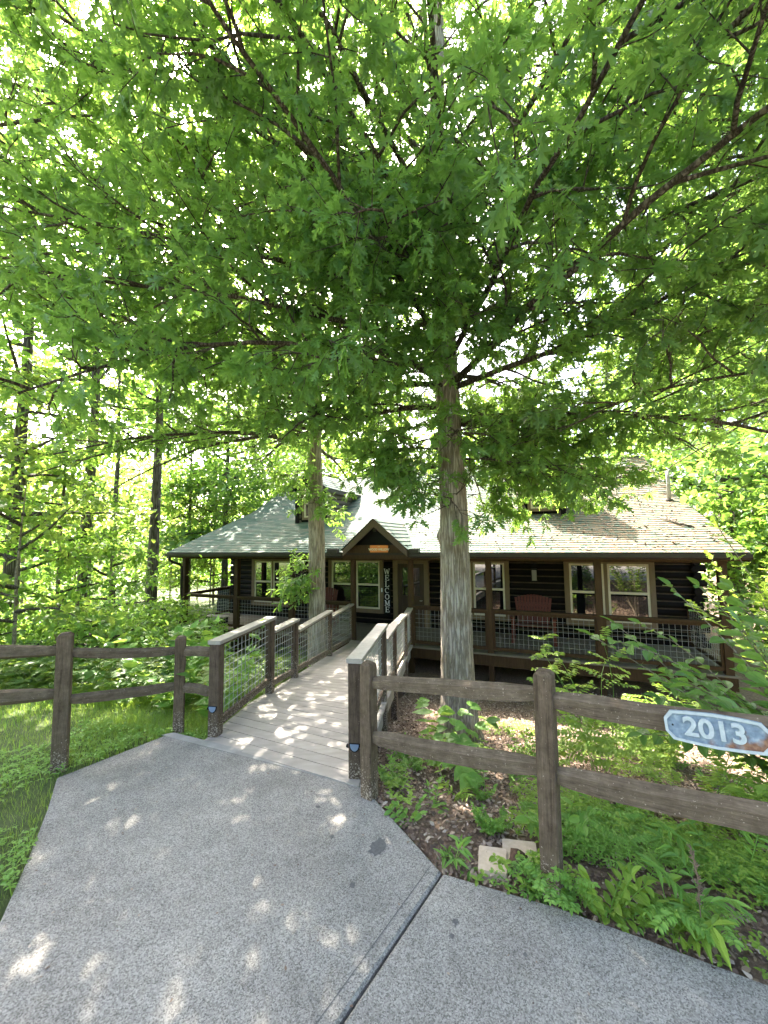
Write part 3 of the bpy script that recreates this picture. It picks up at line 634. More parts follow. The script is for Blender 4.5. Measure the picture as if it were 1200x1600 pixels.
tag(stick.build('fallen_branch', M['bark_dark'], smooth=True), 'short broken branch lying on the sunlit right end of the roof', 'branch')

# ------------------------------------------------------------------ things on the porch
LET = {}
def glyph_strokes():
    w = .060; t, th = .020, .009
    S = {}
    S['W'] = [((-.062, .06), (-.030, -.06), t), ((-.030, -.06), (0, .045), th), ((0, .045), (.030, -.06), t), ((.030, -.06), (.062, .06), th), ((-.078, .06), (-.040, .06), th), ((.042, .06), (.078, .06), th)]
    S['E'] = [((-.028, .06), (-.028, -.06), t), ((-.045, .06), (.045, .06), th), ((-.045, -.06), (.047, -.06), th), ((-.028, 0), (.024, 0), th), ((.044, .06), (.044, .034), th), ((.047, -.06), (.047, -.032), th), ((.024, .015), (.024, -.015), th)]
    S['L'] = [((-.028, .06), (-.028, -.06), t), ((-.048, .06), (-.008, .06), th), ((-.048, -.06), (.045, -.06), th), ((.045, -.06), (.045, -.028), th)]
    arc = lambda a0, a1, n, rx=.046, rz=.058: [(rx*cos(radians(a0 + (a1 - a0)*i/n)), rz*sin(radians(a0 + (a1 - a0)*i/n))) for i in range(n + 1)]
    cc = arc(50, 310, 12); S['C'] = [(cc[i], cc[i+1], t*.85 if 3 < i < 9 else th*1.2) for i in range(12)] + [((.035, .055), (.035, .025), th)]
    oo = arc(0, 360, 16, .046, .058); S['O'] = [(oo[i], oo[i+1], t*.85 if i in (14, 15, 0, 1, 6, 7, 8, 9) else th*1.3) for i in range(16)]
    S['M'] = [((-.045, .06), (-.045, -.06), th), ((-.045, .06), (0, -.045), t), ((0, -.045), (.045, .06), th), ((.045, .06), (.045, -.06), t), ((-.062, -.06), (-.028, -.06), th), ((.025, -.06), (.064, -.06), th), ((-.062, .06), (-.035, .06), th), ((.035, .06), (.064, .06), th)]
    return S
GS = glyph_strokes()
def stroke_mesh(b, word, cx, z_top, step, y, scale=1.0, vertical=True, thick=.006):
    for i, chh in enumerate(word):
        ox, oz = (cx, z_top - (i + .5)*step) if vertical else (cx + (i + .5)*step, z_top)
        for (x0, z0), (x1, z1), w in GS[chh]:
            yo = y - .0004 * (len(b.v) % 7)
            x0_, z0_, x1_, z1_ = ox + x0*scale, oz + z0*scale, ox + x1*scale, oz + z1*scale
            dx, dz = x1_ - x0_, z1_ - z0_; L_ = hypot(dx, dz) + 1e-9; ex, ez = dx/L_*.003*scale, dz/L_*.003*scale
            b.beam((x0_ - ex, yo, z0_ - ez), (x1_ + ex, yo, z1_ + ez), thick, w*scale, up=(-dz, 0, dx))
ws = thing('welcome_sign', 'tall black board reading WELCOME in white capitals beside the door', 'sign', on_house(-.66, WD - .14, -.32), -TH)
bx('board', 'black', [(-.105, .105, -.012, .012, 0, 1.42)], ws)
lbm = MB(); stroke_mesh(lbm, 'WELCOME', 0, 1.375, .190, -.016, 1.28); lbm.build('lettering', M['white_paint'], ws)

def text_mesh(txt, size, depth, mat, name, parent, loc=(0, 0, 0), bold=0.0, xs=1.0):
    cu = bpy.data.curves.new(name, 'FONT'); cu.body = txt; cu.size = size; cu.extrude = depth; cu.align_x = 'CENTER'; cu.align_y = 'CENTER'; cu.offset = bold; cu.resolution_u = 6
    tmp = bpy.data.objects.new(name + '_tmp', cu); COL.objects.link(tmp)
    me = bpy.data.meshes.new_from_object(tmp.evaluated_get(bpy.context.evaluated_depsgraph_get()))
    bpy.data.objects.remove(tmp); bpy.data.curves.remove(cu)
    me.name = name; me.materials.clear(); me.materials.append(mat)
    me.transform(Matrix.Rotation(pi/2, 4, 'X') @ Matrix.Diagonal((xs, 1, 1, 1)))
    o = bpy.data.objects.new(name, me); COL.objects.link(o); o.parent = parent; o.location = loc
    return o
ns = thing('name_sign', 'small orange wooden name sign with cream lettering under the entry gable', 'sign', on_house(.055, -.50, 1.70), -TH)
bx('board', 'orange_sign', [(-.235, .235, -.012, .012, -.085, .085)], ns)
text_mesh('WOOD WILLOW', .074, .003, M['sash'], 'lettering', ns, (0, -.014, -.018), .0035, .92)
bx('emblem', 'sash', [(-.03, .03, -.016, -.013, .045, .053)], ns)

lt = thing('wall_lantern', 'black box lantern with clear glass hanging on the dark log wall', 'lantern', on_house(3.52, WD - .08, .78), -TH)
lm = MB(); lm.box(-.06, .06, -.02, .03, .28, .46); lm.box(-.075, .075, -.17, -.02, .30, .33)
for a in (-.07, .06):
    for c in (-.165, -.035): lm.box(a, a + .01, c, c + .01, .02, .30)
lm.box(-.075, .075, -.17, -.02, 0, .02); lm.build('body', M['black'], lt)
mt, nt, b_ = new_mat('lantern_glass'); b_.inputs['Base Color'].default_value = (.5, .46, .36, 1); b_.inputs['Roughness'].default_value = .08; b_.inputs['Transmission Weight'].default_value = .55; M['lglass'] = mt
bx('pane', 'lglass', [(-.058, .058, -.155, -.04, .022, .298)], lt)

def slat_chair(name, label, cat, loc, rz, w, rocker=False):
    t = thing(name, label, cat, loc, rz)
    st = MB()
    for i in range(6): st.box(-w/2 + .06, w/2 - .06, -.26 + i*.085, -.26 + i*.085 + .075, .40 - i*.008, .42 - i*.008)
    st.build('seat', M['red_wood'], t)
    b = MB(); n = max(6, int(w / .075)); 
    for i in range(n):
        u = (i + .5)/n*2 - 1; x0 = u*(w/2 - .10); x1 = u*(w/2 - .02); h = .60 + .10*cos(u*pi/2)
        b.extrude([(x0 - .028, .23, .40), (x0 + .028, .23, .40), (x1 + .033, .42, .40 + h), (x1 - .033, .42, .40 + h)], (0, .02, 0))
    b.box(-w/2 + .05, w/2 - .05, .30, .325, .55, .63); b.box(-w/2 + .05, w/2 - .05, .375, .40, .80, .86)
    b.build('backrest', M['red_wood'], t)
    for sx in (-1, 1):
        MB().box(sx*w/2 - .055, sx*w/2 + .055, -.34, .34, .60, .625).build('armrest', M['red_wood'], t)
        MB().box(sx*w/2 - .03, sx*w/2 + .03, -.29, -.20, .05, .60).build('leg', M['red_wood'], t)
        MB().box(sx*w/2 - .03, sx*w/2 + .03, .22, .30, .05, .60).build('leg', M['red_wood'], t)
        if rocker: MB().tube([(sx*w/2, -.42 + .1*i, .03 + .05*((i - 4.2)/4.2)**2) for i in range(10)], .025, 6).build('rocker', M['red_wood'], t)
        else: MB().box(sx*w/2 - .04, sx*w/2 + .04, -.34, .36, 0, .05).build('skid', M['red_wood'], t)
    return t
slat_chair('porch_bench', 'wide red slatted bench with fanned back below the wall lantern', 'bench', on_house(3.46, 1.35, ZF), -TH, .96)
slat_chair('rocking_chair', 'red slatted rocking chair behind the railing, half hidden by the left oak', 'chair', on_house(-2.45, 1.25, ZF), -TH + .3, .66, True)
tb = thing('tub_cabinet', 'dark navy panelled tub cabinet behind the left corner railing', 'tub', on_house(-6.55, 2.75, ZF), -TH)
tm = MB(); tm.box(-1.1, .02, -.6, .6, 0, .78); tm.build('cabinet', M['tub'], tb)
MB().box(-1.14, .05, -.63, .63, .785, .86).build('cover', M['tub'], tb)
ln = MB()
for i in range(7): ln.box(-1.0 + i*.15, -.995 + i*.15, -.606, -.601, .03, .76)
ln.build('panel_line', M['black'], tb)
st = thing('step_stool', 'pale plank step on the porch floor near the left corner post', 'step', on_house(-6.05, .75, ZF), -TH)
bx('top', 'cap_wood', [(-.45, .35, -.30, -.16, .17, .20), (-.45, .35, -.14, .0, .17, .20)], st); bx('leg', 'black', [(-.40, -.36, -.28, -.02, 0, .168)], st); bx('leg', 'black', [(.26, .30, -.28, -.02, 0, .168)], st)

# ------------------------------------------------------------------ ramp
rp = thing('wooden_ramp', 'wooden footbridge ramp with wire mesh railings running down to the porch', 'ramp')
def Lx(y): return -1.70 + .1385*(y - 3.96)
def Rx(y): return -.25 + .1385*(y - 3.25)
def deck_z(y, x=None):                                    # landing then even fall to the porch floor
    t = (y - 4.75) / (10.1 - 4.75); return .012 - .672*max(0, min(1, t)) - .03*max(0, min(1, (y - 3.3)/1.45))
skew = tuple((np.array([Rx(3.25), 3.25]) - np.array([Lx(3.96), 3.96])))
db = MB(); k0 = .0
slope = (3.25 - 3.96) / ((-.25) - (-1.70))
y = 3.836
while y < 10.75:
    y2 = y + .139
    v = []
    for yy in (y, y2):
        xa = Lx(yy) - .045
        # right end lies forward along the skewed board
        # solve yr = yy + slope*(Rx(yr) - Lx(yy))
        yr = (yy + slope*(-.25 - .1385*3.25 - Lx(yy))) / (1 - slope*.1385)
        xb = Rx(yr) + .045
        if yy > 10.0:
            pass
        v.append((xa, yy, xb, yr + slope*.045))
    (xa, ya, xb, yb), (xc, yc, xd, yd) = v
    gp = .007
    P = []
    for (px_, py_) in ((xa, ya + gp), (xb, yb + gp), (xd, yd), (xc, yc)):
        P.append((px_, py_, max(deck_z(py_), ZF + .004)))
    top = np.array(P); bot = top.copy(); bot[:, 2] -= .035
    if house_sd(*top[:, :2].mean(0))[1] < -.12 : db.add(np.r_[bot, top], [np.array([(0, 1, 5, 4), (1, 2, 6, 5), (2, 3, 7, 6), (3, 0, 4, 7), (4, 5, 6, 7), (3, 2, 1, 0)])])
    y = y2 + .001
db.build('deck', M['deck'], rp)
LP = [3.96, 5.20, 6.08, 8.00, 9.98]; LT = [(.925, .905), (.725, .70), (.525, .485), (.36, .29)]
RP = [3.25, 4.78, 5.92, 7.90, 9.30]; RT = [(.945, .88), (.70, .63), (.62, .42), (.36, .29)]
def side(fx, YP, TT, inner):
    tilt = np.array([.1385, 1]); tilt = tilt / np.linalg.norm(tilt)
    for i, Y in enumerate(YP[:-1]):
        x = fx(Y); zt = (TT[i][0] if i == 0 else max(TT[i-1][1], TT[i][0])) - .042; zb = float(ground_z(x, Y)) - .3 if i else -.02
        w = .105 if i == 0 else .09
        b = MB(); b.beam((x, Y, zb), (x, Y, zt), w, w, up=(tilt[0], tilt[1], 0), bev=.006)
        o = b.build('railing_post', M['post_wood'], rp)
    for i in range(len(YP) - 1):
        ya, yb = YP[i] + .055, YP[i+1] - .05; za, zb = TT[i]
        yc = YP[i] - (.055 if i == 0 else -.035); yd = YP[i+1] + (.04)
        MB().beam((fx(yc), yc, za - .019), (fx(yd), yd, zb - .019), .135, .038, bev=.004).build('top_rail', M['cap_wood'], rp)
        h = .70; ba = deck_z(ya) + .11; bb = deck_z(yb) + .11
        if i == 0: ba = bb = deck_z(ya) + .10
        ra, rb_ = za - .045, zb - .045
        fr = MB(); fr.beam((fx(ya), ya, ba), (fx(yb), yb, bb), .045, .075); fr.beam((fx(ya), ya, ra - .012), (fx(yb), yb, rb_ - .012), .04, .04)
        fr.beam((fx(ya), ya, ba + .03), (fx(ya), ya, ra - .03), .04, .04, up=(tilt[0], tilt[1], 0)); fr.beam((fx(yb), yb, bb + .03), (fx(yb), yb, rb_ - .03), .04, .04, up=(tilt[0], tilt[1], 0))
        fo = fr.build('railing_frame', M['post_wood'], rp)
        w = MB(); wire_panel(w, (fx(ya + .02), ya + .02), (fx(yb - .02), yb - .02), ba + .03, ra - .03, bb + .03, rb_ - .03, .085, .0065)
        w.build('wire_panel', M['wire'], fo)
side(Lx, LP, LT, 1); side(Rx, RP, RT, -1)
stg = MB()
for fx, ya in ((lambda y: Lx(y) + .02, 4.1), (lambda y: Rx(y) - .02, 3.45)):
    for a, c in ((ya, 4.9), (4.9, 7.4), (7.4, 9.9 if ya > 4 else 9.2)):
        stg.beam((fx(a), a, deck_z(a) - .15), (fx(c), c, deck_z(c) - .15), .045, .22)
stg.build('stringer', M['deck'], rp)
for fx, ys in ((Lx, (5.2, 7.9)), (Rx, (4.8, 7.8))):
    for yy in ys: MB().box(fx(yy) - .05, fx(yy) + .05, yy + .06, yy + .16, float(ground_z(fx(yy), yy)) - .2, deck_z(yy) - .05).build('support_leg', M['post_wood'], rp)
for (x, Y, nm) in ((Lx(3.96), 3.96, 'small black solar light with bluish lens on the left ramp post'), (Rx(3.25), 3.25, 'small black solar light with bluish lens on the right ramp post, by the fence')):
    z = .28 if Y > 3.5 else .27
    sl = thing('solar_light', nm, 'light', (x, Y, z), -.137, 'solar lights on the ramp posts')
    ang = np.linspace(pi, 2*pi, 12); pr = [(.036*cos(a), -.055, .012 + .052*sin(a)) for a in ang]
    MB().extrude([(p[0]*1.25, p[1] - .005, p[2]*1.3) for p in pr], (0, .012, 0)).build('housing', M['black'], sl)
    MB().extrude([(p[0], p[1] - .012, p[2]) for p in pr], (0, .006, 0)).build('lens', M['lens'], sl)
    MB().tube([(-.05, -.03, -.02), (-.068, -.02, -.02)], .016, 8).build('knob', M['black'], sl)

# ------------------------------------------------------------------ split rail fences
def split_rail(L_, w0, h0, seed):
    """hewn rail: faceted section, tapered into a wedge at both ends"""
    rg = np.random.default_rng(seed); a = np.zeros(3); b = np.array((L_, 0, 0)); t = b / L_
    sd_ = np.cross(t, (0, 0, 1)); sd_ /= np.linalg.norm(sd_); u = np.cross(sd_, t)
    base = np.array([(-.5, -.25), (-.15, -.5), (.42, -.42), (.5, .2), (.1, .5), (-.42, .38)]) * (1 + rg.uniform(-.1, .1, (6, 2)))
    m_ = MB(); rings = []
    st_ = [0, .08, .18, .35, .5, .65, .82, .92, 1]
    for s in st_:
        e = min(s, 1 - s); kx = .45 + .55*min(1, e/.16); kz = .62 + .38*min(1, e/.12)
        bow = np.array([0, 0, 1]) * (.012*sin(s*pi*1.3 + seed)) + rg.uniform(-.003, .003, 3)
        rings.append(a + t*L_*s + bow + (base[:, 0]*w0*kx*(1 + rg.uniform(-.05, .05, 6)))[:, None]*sd_ + (base[:, 1]*h0*kz*(1 + rg.uniform(-.05, .05, 6)))[:, None]*u)
    q = [(i*6 + j, i*6 + (j+1) % 6, (i+1)*6 + (j+1) % 6, (i+1)*6 + j) for i in range(len(st_)-1) for j in range(6)]
    return m_.add(np.concatenate(rings), [np.array(q), np.arange(6)[::-1], np.arange((len(st_)-1)*6, len(st_)*6)])
def fence_post(x, y, z0, z1, w, rz, parent, seed=0):
    rg = np.random.default_rng(seed); c, s = cos(rz), sin(rz); b = MB(); rings = []
    sq = np.array([(-1, -.85), (-.85, -1), (.85, -1), (1, -.85), (1, .85), (.85, 1), (-.85, 1), (-1, .85)]) * w/2
    for z, kk in [(z0, 1.02), (z0 + .25, 1), ((z0 + z1)/2, .99), (z1 - .06, .98), (z1 - .022, .96), (z1, .60)]:
        p = sq*kk*(1 + rg.uniform(-.012, .012, (8, 2))); rings.append(np.c_[x + p[:, 0]*c - p[:, 1]*s, y + p[:, 0]*s + p[:, 1]*c, np.full(8, z) + rg.uniform(-.003, .003, 8)])
    n = len(rings); q = [(i*8 + j, i*8 + (j+1) % 8, (i+1)*8 + (j+1) % 8, (i+1)*8 + j) for i in range(n-1) for j in range(8)]
    b.add(np.concatenate(rings), [np.array(q), np.arange(8)[::-1], np.arange((n-1)*8, n*8)])
    return b.build('fence_post', M['fence_wood'], parent)
lf = thing('split_rail_fence', 'brown split rail fence with two rails between the lawn and the woods', 'fence')
rf = thing('split_rail_fence', 'brown split rail fence running past the ramp and carrying the number plaque', 'fence')
fence_post(-2.80, 3.43, -.5, 1.13, .112, .55, lf, 1); fence_post(-2.14, 4.10, -.5, .93, .098, .35, lf, 2)
for i, (A, B, w, h) in enumerate([
        ((-2.79, 3.42, .965), (-2.14, 4.10, .775), .06, .10), ((-2.79, 3.42, .575), (-2.14, 4.10, .405), .06, .10),
        ((-2.14, 4.10, .78), (-1.76, 4.06, .755), .06, .10), ((-2.14, 4.10, .41), (-1.76, 4.06, .375), .06, .10),
        ((-2.81, 3.43, .965), (-4.35, 2.1, 1.28), .07, .115), ((-2.81, 3.43, .60), (-4.35, 2.1, 1.0), .07, .115)]):
    D_ = Vector(B) - Vector(A); o = split_rail(D_.length, w, h, i + 3).build('rail', M['rail_wood'], lf, loc=A); o.rotation_euler = (0, -math.asin(D_.z/D_.length), atan2(D_.y, D_.x))
fence_post(-4.35, 2.1, -.5, 1.42, .11, .6, lf, 5)
fence_post(-.135, 3.02, -.6, .975, .100, -.6, rf, 6); fence_post(.885, 2.215, -.6, 1.165, .100, -.62, rf, 7); fence_post(1.95, 1.37, -.6, 1.35, .105, -.62, rf, 8)
for i, (A, B, w, h) in enumerate([
        ((-.13, 3.02, .81), (.885, 2.215, 1.045), .075, .115), ((-.13, 3.02, .42), (.885, 2.215, .645), .075, .115),
        ((.885, 2.215, 1.01), (1.95, 1.37, 1.15), .075, .115), ((.885, 2.215, .625), (1.95, 1.37, .80), .075, .12)]):
    D_ = Vector(B) - Vector(A); o = split_rail(D_.length, w, h, i + 20).build('rail', M['rail_wood'], rf, loc=A); o.rotation_euler = (0, -math.asin(D_.z/D_.length), atan2(D_.y, D_.x))
# number plaque on the top rail
fd = np.array([.78, -.62]); fd /= np.linalg.norm(fd); fnx, fny = -fd[1], fd[0]
pc = np.array([.885, 2.215]) + fd*.722
pq = thing('number_plaque', 'weathered blue metal plaque with raised number 2013 on the fence rail', 'plaque', (pc[0] - fnx*.060, pc[1] - fny*.062, 1.065), atan2(fd[1], fd[0]))
def plaque_outline(k=1.0, w=.195, h=.068):
    pts = [(-w, -.030), (-w + .028, -h), (-w*.5, -h*1.10), (0, -h*1.17), (w*.5, -h*1.10), (w - .028, -h), (w, -.030), (w, .030), (w - .028, h), (w*.5, h*1.10), (0, h*1.17), (-w*.5, h*1.10), (-w + .028, h), (-w, .030)]
    return [(p[0] - np.sign(p[0])*(1 - k)*.12 if abs(p[0]) > .01 else 0, p[1]*(1 - (1 - k)*1.6)) for p in pts]
TILT = radians(5.0)
pq.scale = (.91, 1, .90); pq.rotation_euler = (0, -TILT, atan2(fd[1], fd[0]))
MB().extrude([(x, 0, z) for x, z in plaque_outline()], (0, .008, 0)).build('plate', M['plaque'], pq)
rim = MB(); o0, o1 = plaque_outline(1.0), plaque_outline(.90); nn = len(o0)
v = [(x, -.002, z) for x, z in o0] + [(x, -.007, z) for x, z in o0] + [(x, -.007, z) for x, z in o1] + [(x, -.002, z) for x, z in o1]
rim.add(v, [np.array([(i + o*nn, (i+1) % nn + o*nn, (i+1) % nn + (o+1)*nn, i + (o+1)*nn) for i in range(nn) for o in range(3)])]); rim.build('rim', M['plaque_rim'], pq)
text_mesh('2013', .122, .004, M['plaque_rim'], 'digits', pq, (-.004, -.005, .002), .0032, .96)
MB().tube([(-.163, -.004, 0), (-.163, .004, 0)], .004, 8).build('screw', M['black'], pq)
# pavers, stones
for i, (x, y, z, rz, w, lb_) in enumerate([(.80, 2.47, -.045, .25, .20, 'pale tan paver beside the fence post, partly under weeds'), (.62, 2.42, -.045, .22, .16, 'pale tan paver at the edge of the concrete, left of its neighbour'), (.86, 2.73, -.10, .3, .10, 'small pale stone block behind the fence post')]):
    b = MB(); b.extrude([(-w/2 + .008, -.085, 0), (w/2 - .008, -.085, 0), (w/2, -.078, 0), (w/2, .078, 0), (w/2 - .008, .085, 0), (-w/2 + .008, .085, 0), (-w/2, .078, 0), (-w/2, -.078, 0)], (0, 0, .06))
    o = b.build('paver', M['paver'], loc=(x, y, z)); o.rotation_euler = (.05, -.06, rz - .5); tag(o, lb_, 'paver', 'pale pavers by the fence post')
def rock_mesh(r, seed, flat=.6):
    rg = np.random.default_rng(seed); V = []; a = 9; bb = 6
    for i in range(bb + 1):
        for j in range(a):
            p = pi*i/bb; t = 2*pi*j/a; k_ = r*(1 + rg.uniform(-.18, .18)); V.append((k_*sin(p)*cos(t), k_*sin(p)*sin(t), k_*cos(p)*flat))
    return MB().add(V, [np.array([(i*a + j, i*a + (j+1) % a, (i+1)*a + (j+1) % a, (i+1)*a + j) for i in range(bb) for j in range(a)])])
o = rock_mesh(.055, 3, .75).build('garden_stone', M['wicker'], loc=(.76, 2.39, .035), smooth=True); tag(o, 'small round brown stone with pale marks resting on the pavers', 'stone')
o = rock_mesh(.09, 5, .5).build('clay_rock', M['rock'], loc=(.30, 2.72, -.10)); tag(o, 'reddish clay rock in the leaf litter near the concrete edge', 'rock')
# ------------------------------------------------------------------ leaf shapes (two folded halves about the midrib)
def leaf_shape(half, fold=.25, droop=.18, rib=(.35, .7)):
    """half: outline points (x, y) of the right half from base to tip, excluding the ends"""
    ribp = [(0, 0)] + [(0, r) for r in rib] + [(0, 1)]
    zz = lambda x, y: abs(x)*fold - droop*y*y
    v = [(x, y, zz(x, y)) for x, y in ribp]; nr = len(ribp)
    R = [(x, y, zz(x, y)) for x, y in half]; Lh = [(-x, y, zz(x, y)) for x, y in half]; h = len(half)
    v += R + Lh
    f1 = [0] + [nr + i for i in range(h)] + [nr - 1] + list(range(nr - 2, 0, -1))
    f2 = [0] + list(range(1, nr - 1)) + [nr - 1] + [nr + h + i for i in range(h)][::-1]
    return np.array(v), [np.array([f1]), np.array([f2])]
OAK = leaf_shape([(.045, .10), (.14, .21), (.165, .27), (.045, .31), (.24, .48), (.265, .55), (.05, .53), (.21, .77), (.215, .84), (.05, .75), (.09, .95)], .32, .25)
OAK_LO = leaf_shape([(.04, .1), (.17, .26), (.05, .34), (.26, .54), (.05, .56), (.2, .82)], .25, .2, (.5,))
OVAL = leaf_shape([(.12, .10), (.24, .30), (.26, .5), (.2, .74), (.08, .92)], .3, .22, (.5,))
HEART = leaf_shape([(.20, -.10), (.40, .02), (.46, .25), (.36, .52), (.16, .8)], .15, .25, (.5,))
LANCE = leaf_shape([(.07, .12), (.14, .38), (.11, .66), (.04, .9)], .4, .35, (.5,))
DIAM = (np.array([(0, 0, 0), (.30, .38, .05), (.22, .75, -.03), (0, 1, -.15), (-.22, .75, -.03), (-.30, .38, .05)]), [np.array([(0, 1, 2, 3, 4, 5)])])
LITTER = (np.array([(0, 0, 0), (.28, .25, .10), (.20, .75, .04), (0, 1, .12), (-.24, .7, .10), (-.26, .28, 0)]), [np.array([(0, 1, 2, 3, 4, 5)])])
BLADE = (np.array([(-.04, 0, 0), (.04, 0, 0), (.035, .05, .5), (-.035, .05, .5), (.0, .28, .96)]), [np.array([(0, 1, 2, 3)]), np.array([(3, 2, 4)])])

def unit(a): return a / (np.linalg.norm(a, axis=-1, keepdims=True) + 1e-9)
def place_leaves(mb, rg, tmpl, pos, dirs, size, up=(0, 0, 1), upj=.45):
    """leaves at pos pointing along dirs, faces turned mostly upward"""
    n = len(pos); ry = unit(dirs); nz = np.array(up)[None] + rg.normal(0, upj, (n, 3))
    rx = unit(np.cross(ry, nz)); rz = np.cross(rx, ry)
    mb.instances(tmpl[0], tmpl[1], pos, rx, ry, rz, size)
def rosettes(mb, rg, tmpl, A, D, per, size, spread=.12, grav=.30, upj=.45):
    """clusters of per leaves fanned round each twig end A with twig direction D"""
    n = len(A); a = np.repeat(A, per, 0); d = np.repeat(unit(D), per, 0)
    rd = unit(rg.normal(0, 1, (n*per, 3)) * (1, 1, .55))
    dirs = unit(d*.55 + rd*.95 + np.array([0, 0, -grav]))
    pos = a + dirs*rg.uniform(.0, .03, (n*per, 1)) - d*rg.uniform(0, spread, (n*per, 1))
    cn = np.repeat(np.array([0, 0, 1.]) + rg.normal(0, .5, (n, 3)), per, 0); ry = unit(dirs); nz = cn + rg.normal(0, .28, (n*per, 3))
    rx = unit(np.cross(ry, nz)); mb.instances(tmpl[0], tmpl[1], pos, rx, ry, np.cross(rx, ry), np.repeat(rg.uniform(.72, 1.12, n), per)*rg.uniform(size[0], size[1], n*per))
def curve(p0, d0, L, n, rg, wob=.12, droop=0.0):
    pts = [np.array(p0, float)]; d = np.array(d0, float); d /= np.linalg.norm(d); st = L / n
    for i in range(n):
        pts.append(pts[-1] + d*st); d = d + rg.normal(0, wob, 3) + np.array([0, 0, -droop]); d /= np.linalg.norm(d)
    return np.array(pts)
def lerp_path(p, t):
    f = t*(len(p) - 1); i = min(int(f), len(p) - 2); return p[i] + (p[i+1] - p[i])*(f - i), p[i+1] - p[i]
def ang_dir(az, el): return np.array([cos(az)*cos(el), sin(az)*cos(el), sin(el)])

class Limbs:
    def __init__(s, rg, keep): s.rg, s.keep, s.wood, s.A, s.D = rg, keep, MB(), [], []
    def twig(s, p0, d, L, r):
        rg = s.rg; p = curve(p0, d, L, 3, rg, .16, .03)
        if not s.keep(p[-1]): return
        s.wood.tube(p, [r, r*.8, r*.6, r*.35], 3, cap=False)
        s.A.append(p[-1]); s.D.append(p[-1] - p[-2])
        if L > .3: s.A.append(p[2]); s.D.append(p[2] - p[1])
    def branch(s, p0, d, L, r, ntw, twl=(.25, .55)):
        rg = s.rg; p = curve(p0, d, L, 6, rg, .12, .02)
        if not (s.keep(p[3]) or s.keep(p[-1])): return
        s.wood.tube(p, np.linspace(r, r*.3, 7), 5, cap=False)
        for t in np.linspace(.22, 1, ntw):
            q, tg = lerp_path(p, min(t, .999)); tg = unit(tg)
            s.twig(q, tg*.7 + unit(rg.normal(0, 1, 3))*.8 + np.array([0, 0, .1]), rg.uniform(*twl), .006)
    def limb(s, p0, az, el, L, r, nb, ntw, droop=.04, wob=.07, bl=(.8, 1.7), t0=.2):
        rg = s.rg; n = 9; p = curve(p0, ang_dir(az, el), L, n, rg, wob, droop)
        s.wood.tube(p, r*(1 - .8*np.linspace(0, 1, n + 1)**.8), 8, .06, rg)
        sg = 1
        for t in np.linspace(t0, .98, nb):
            q, tg = lerp_path(p, t); tg = unit(tg); side_ = unit(np.cross(tg, (0, 0, 1))); sg = -sg
            a = rg.uniform(.5, 1.15); dd = tg*cos(a) + side_*sg*sin(a) + np.array([0, 0, rg.uniform(-.25, .4)])
            s.branch(q, dd, rg.uniform(*bl)*(1.1 - .45*t), r*.22 + .006, ntw)

def ridged_trunk(path, rad, rg, knot=None, sides=72):
    """trunk with interlaced bark ridges, a lobed root flare and one burl"""
    path = np.array(path); L0 = np.r_[0, np.cumsum(np.linalg.norm(np.diff(path, axis=0), axis=1))]; Lt = L0[-1]
    zs = np.r_[np.arange(0, min(5.5, Lt), .035), np.arange(min(5.5, Lt), Lt, .25), Lt]
    P = np.stack([np.interp(zs, L0, path[:, i]) for i in range(3)], -1); R0 = np.interp(zs, L0, rad)
    a = np.arange(sides)*2*pi/sides; A, Z = np.meshgrid(a, zs); ph = rg.uniform(0, 6, 8)
    w = 1.1*np.sin(1.9*Z + ph[0]) + .7*np.sin(4.7*Z + 2*A + ph[1]) + .5*np.sin(9.1*Z - 3*A + ph[2])
    f = np.abs(np.sin(7.5*A + w))**.6*.55 + np.abs(np.sin(11*A - 1.3*w + ph[3]))**.6*.45
    br = .5 + .5*np.sin(13*Z + 3*np.sin(5*A + ph[4]) + ph[5])                      # ridges break into plates
    h = (f*(.75 + .25*br) - .5)*.085 + rg.normal(0, .008, A.shape) + .02*np.sin(2*A + 1.1*Z + ph[6])
    fl = np.exp(-np.clip(Z - .3, 0, 9)/.22)*(.10 + .12*np.sin(5*A + ph[7])**2)
    if knot: h = h + .26*np.exp(-((Z - knot[1])/.09)**2 - ((np.angle(np.exp(1j*(A - knot[0]))))/.35)**2)
    r = R0[:, None]*(1 + h + fl)
    V = np.stack([P[:, 0, None] + r*np.cos(A), P[:, 1, None] + r*np.sin(A), np.repeat(P[:, 2, None], sides, 1)], -1); n = len(zs)
    i, j = np.meshgrid(np.arange(n - 1), np.arange(sides), indexing='ij'); j2 = (j + 1) % sides
    q = np.stack([i*sides + j, i*sides + j2, (i+1)*sides + j2, (i+1)*sides + j], -1).reshape(-1, 4)
    return MB().add(V, [q])
def trunk_path(base, top, n, rg, wob=.05):
    b, t = np.array(base, float), np.array(top, float); p = np.linspace(b, t, n); p[1:-1, :2] += np.cumsum(rg.normal(0, wob, (n - 2, 2)), 0)*.5
    return p
def build_tree(name, label, cat, base, L, trunk, trad, leaf_mat_, tmpl, per, size, bark, group=None, grav=.3, extra=None, knot=None):
    o = thing(name, label, cat, base, 0, group); B = np.array(base)
    ridged_trunk(trunk - B, trad, L.rg, knot).build('trunk', M[bark], o, smooth=True)
    w = L.wood
    for i in range(len(w.v)): w.v[i] = w.v[i] - B
    if w.n: w.build('branches', M['limb'], o, smooth=True)
    c = MB(); rosettes(c, L.rg, tmpl, np.array(L.A) - B, np.array(L.D), per, size, grav=grav)
    if extra: extra(c, B)
    c.build('crown', M[leaf_mat_], o)
    return o
def zmin(p): return 2.72 + .15*(max(p[1], 1.0) - 2)
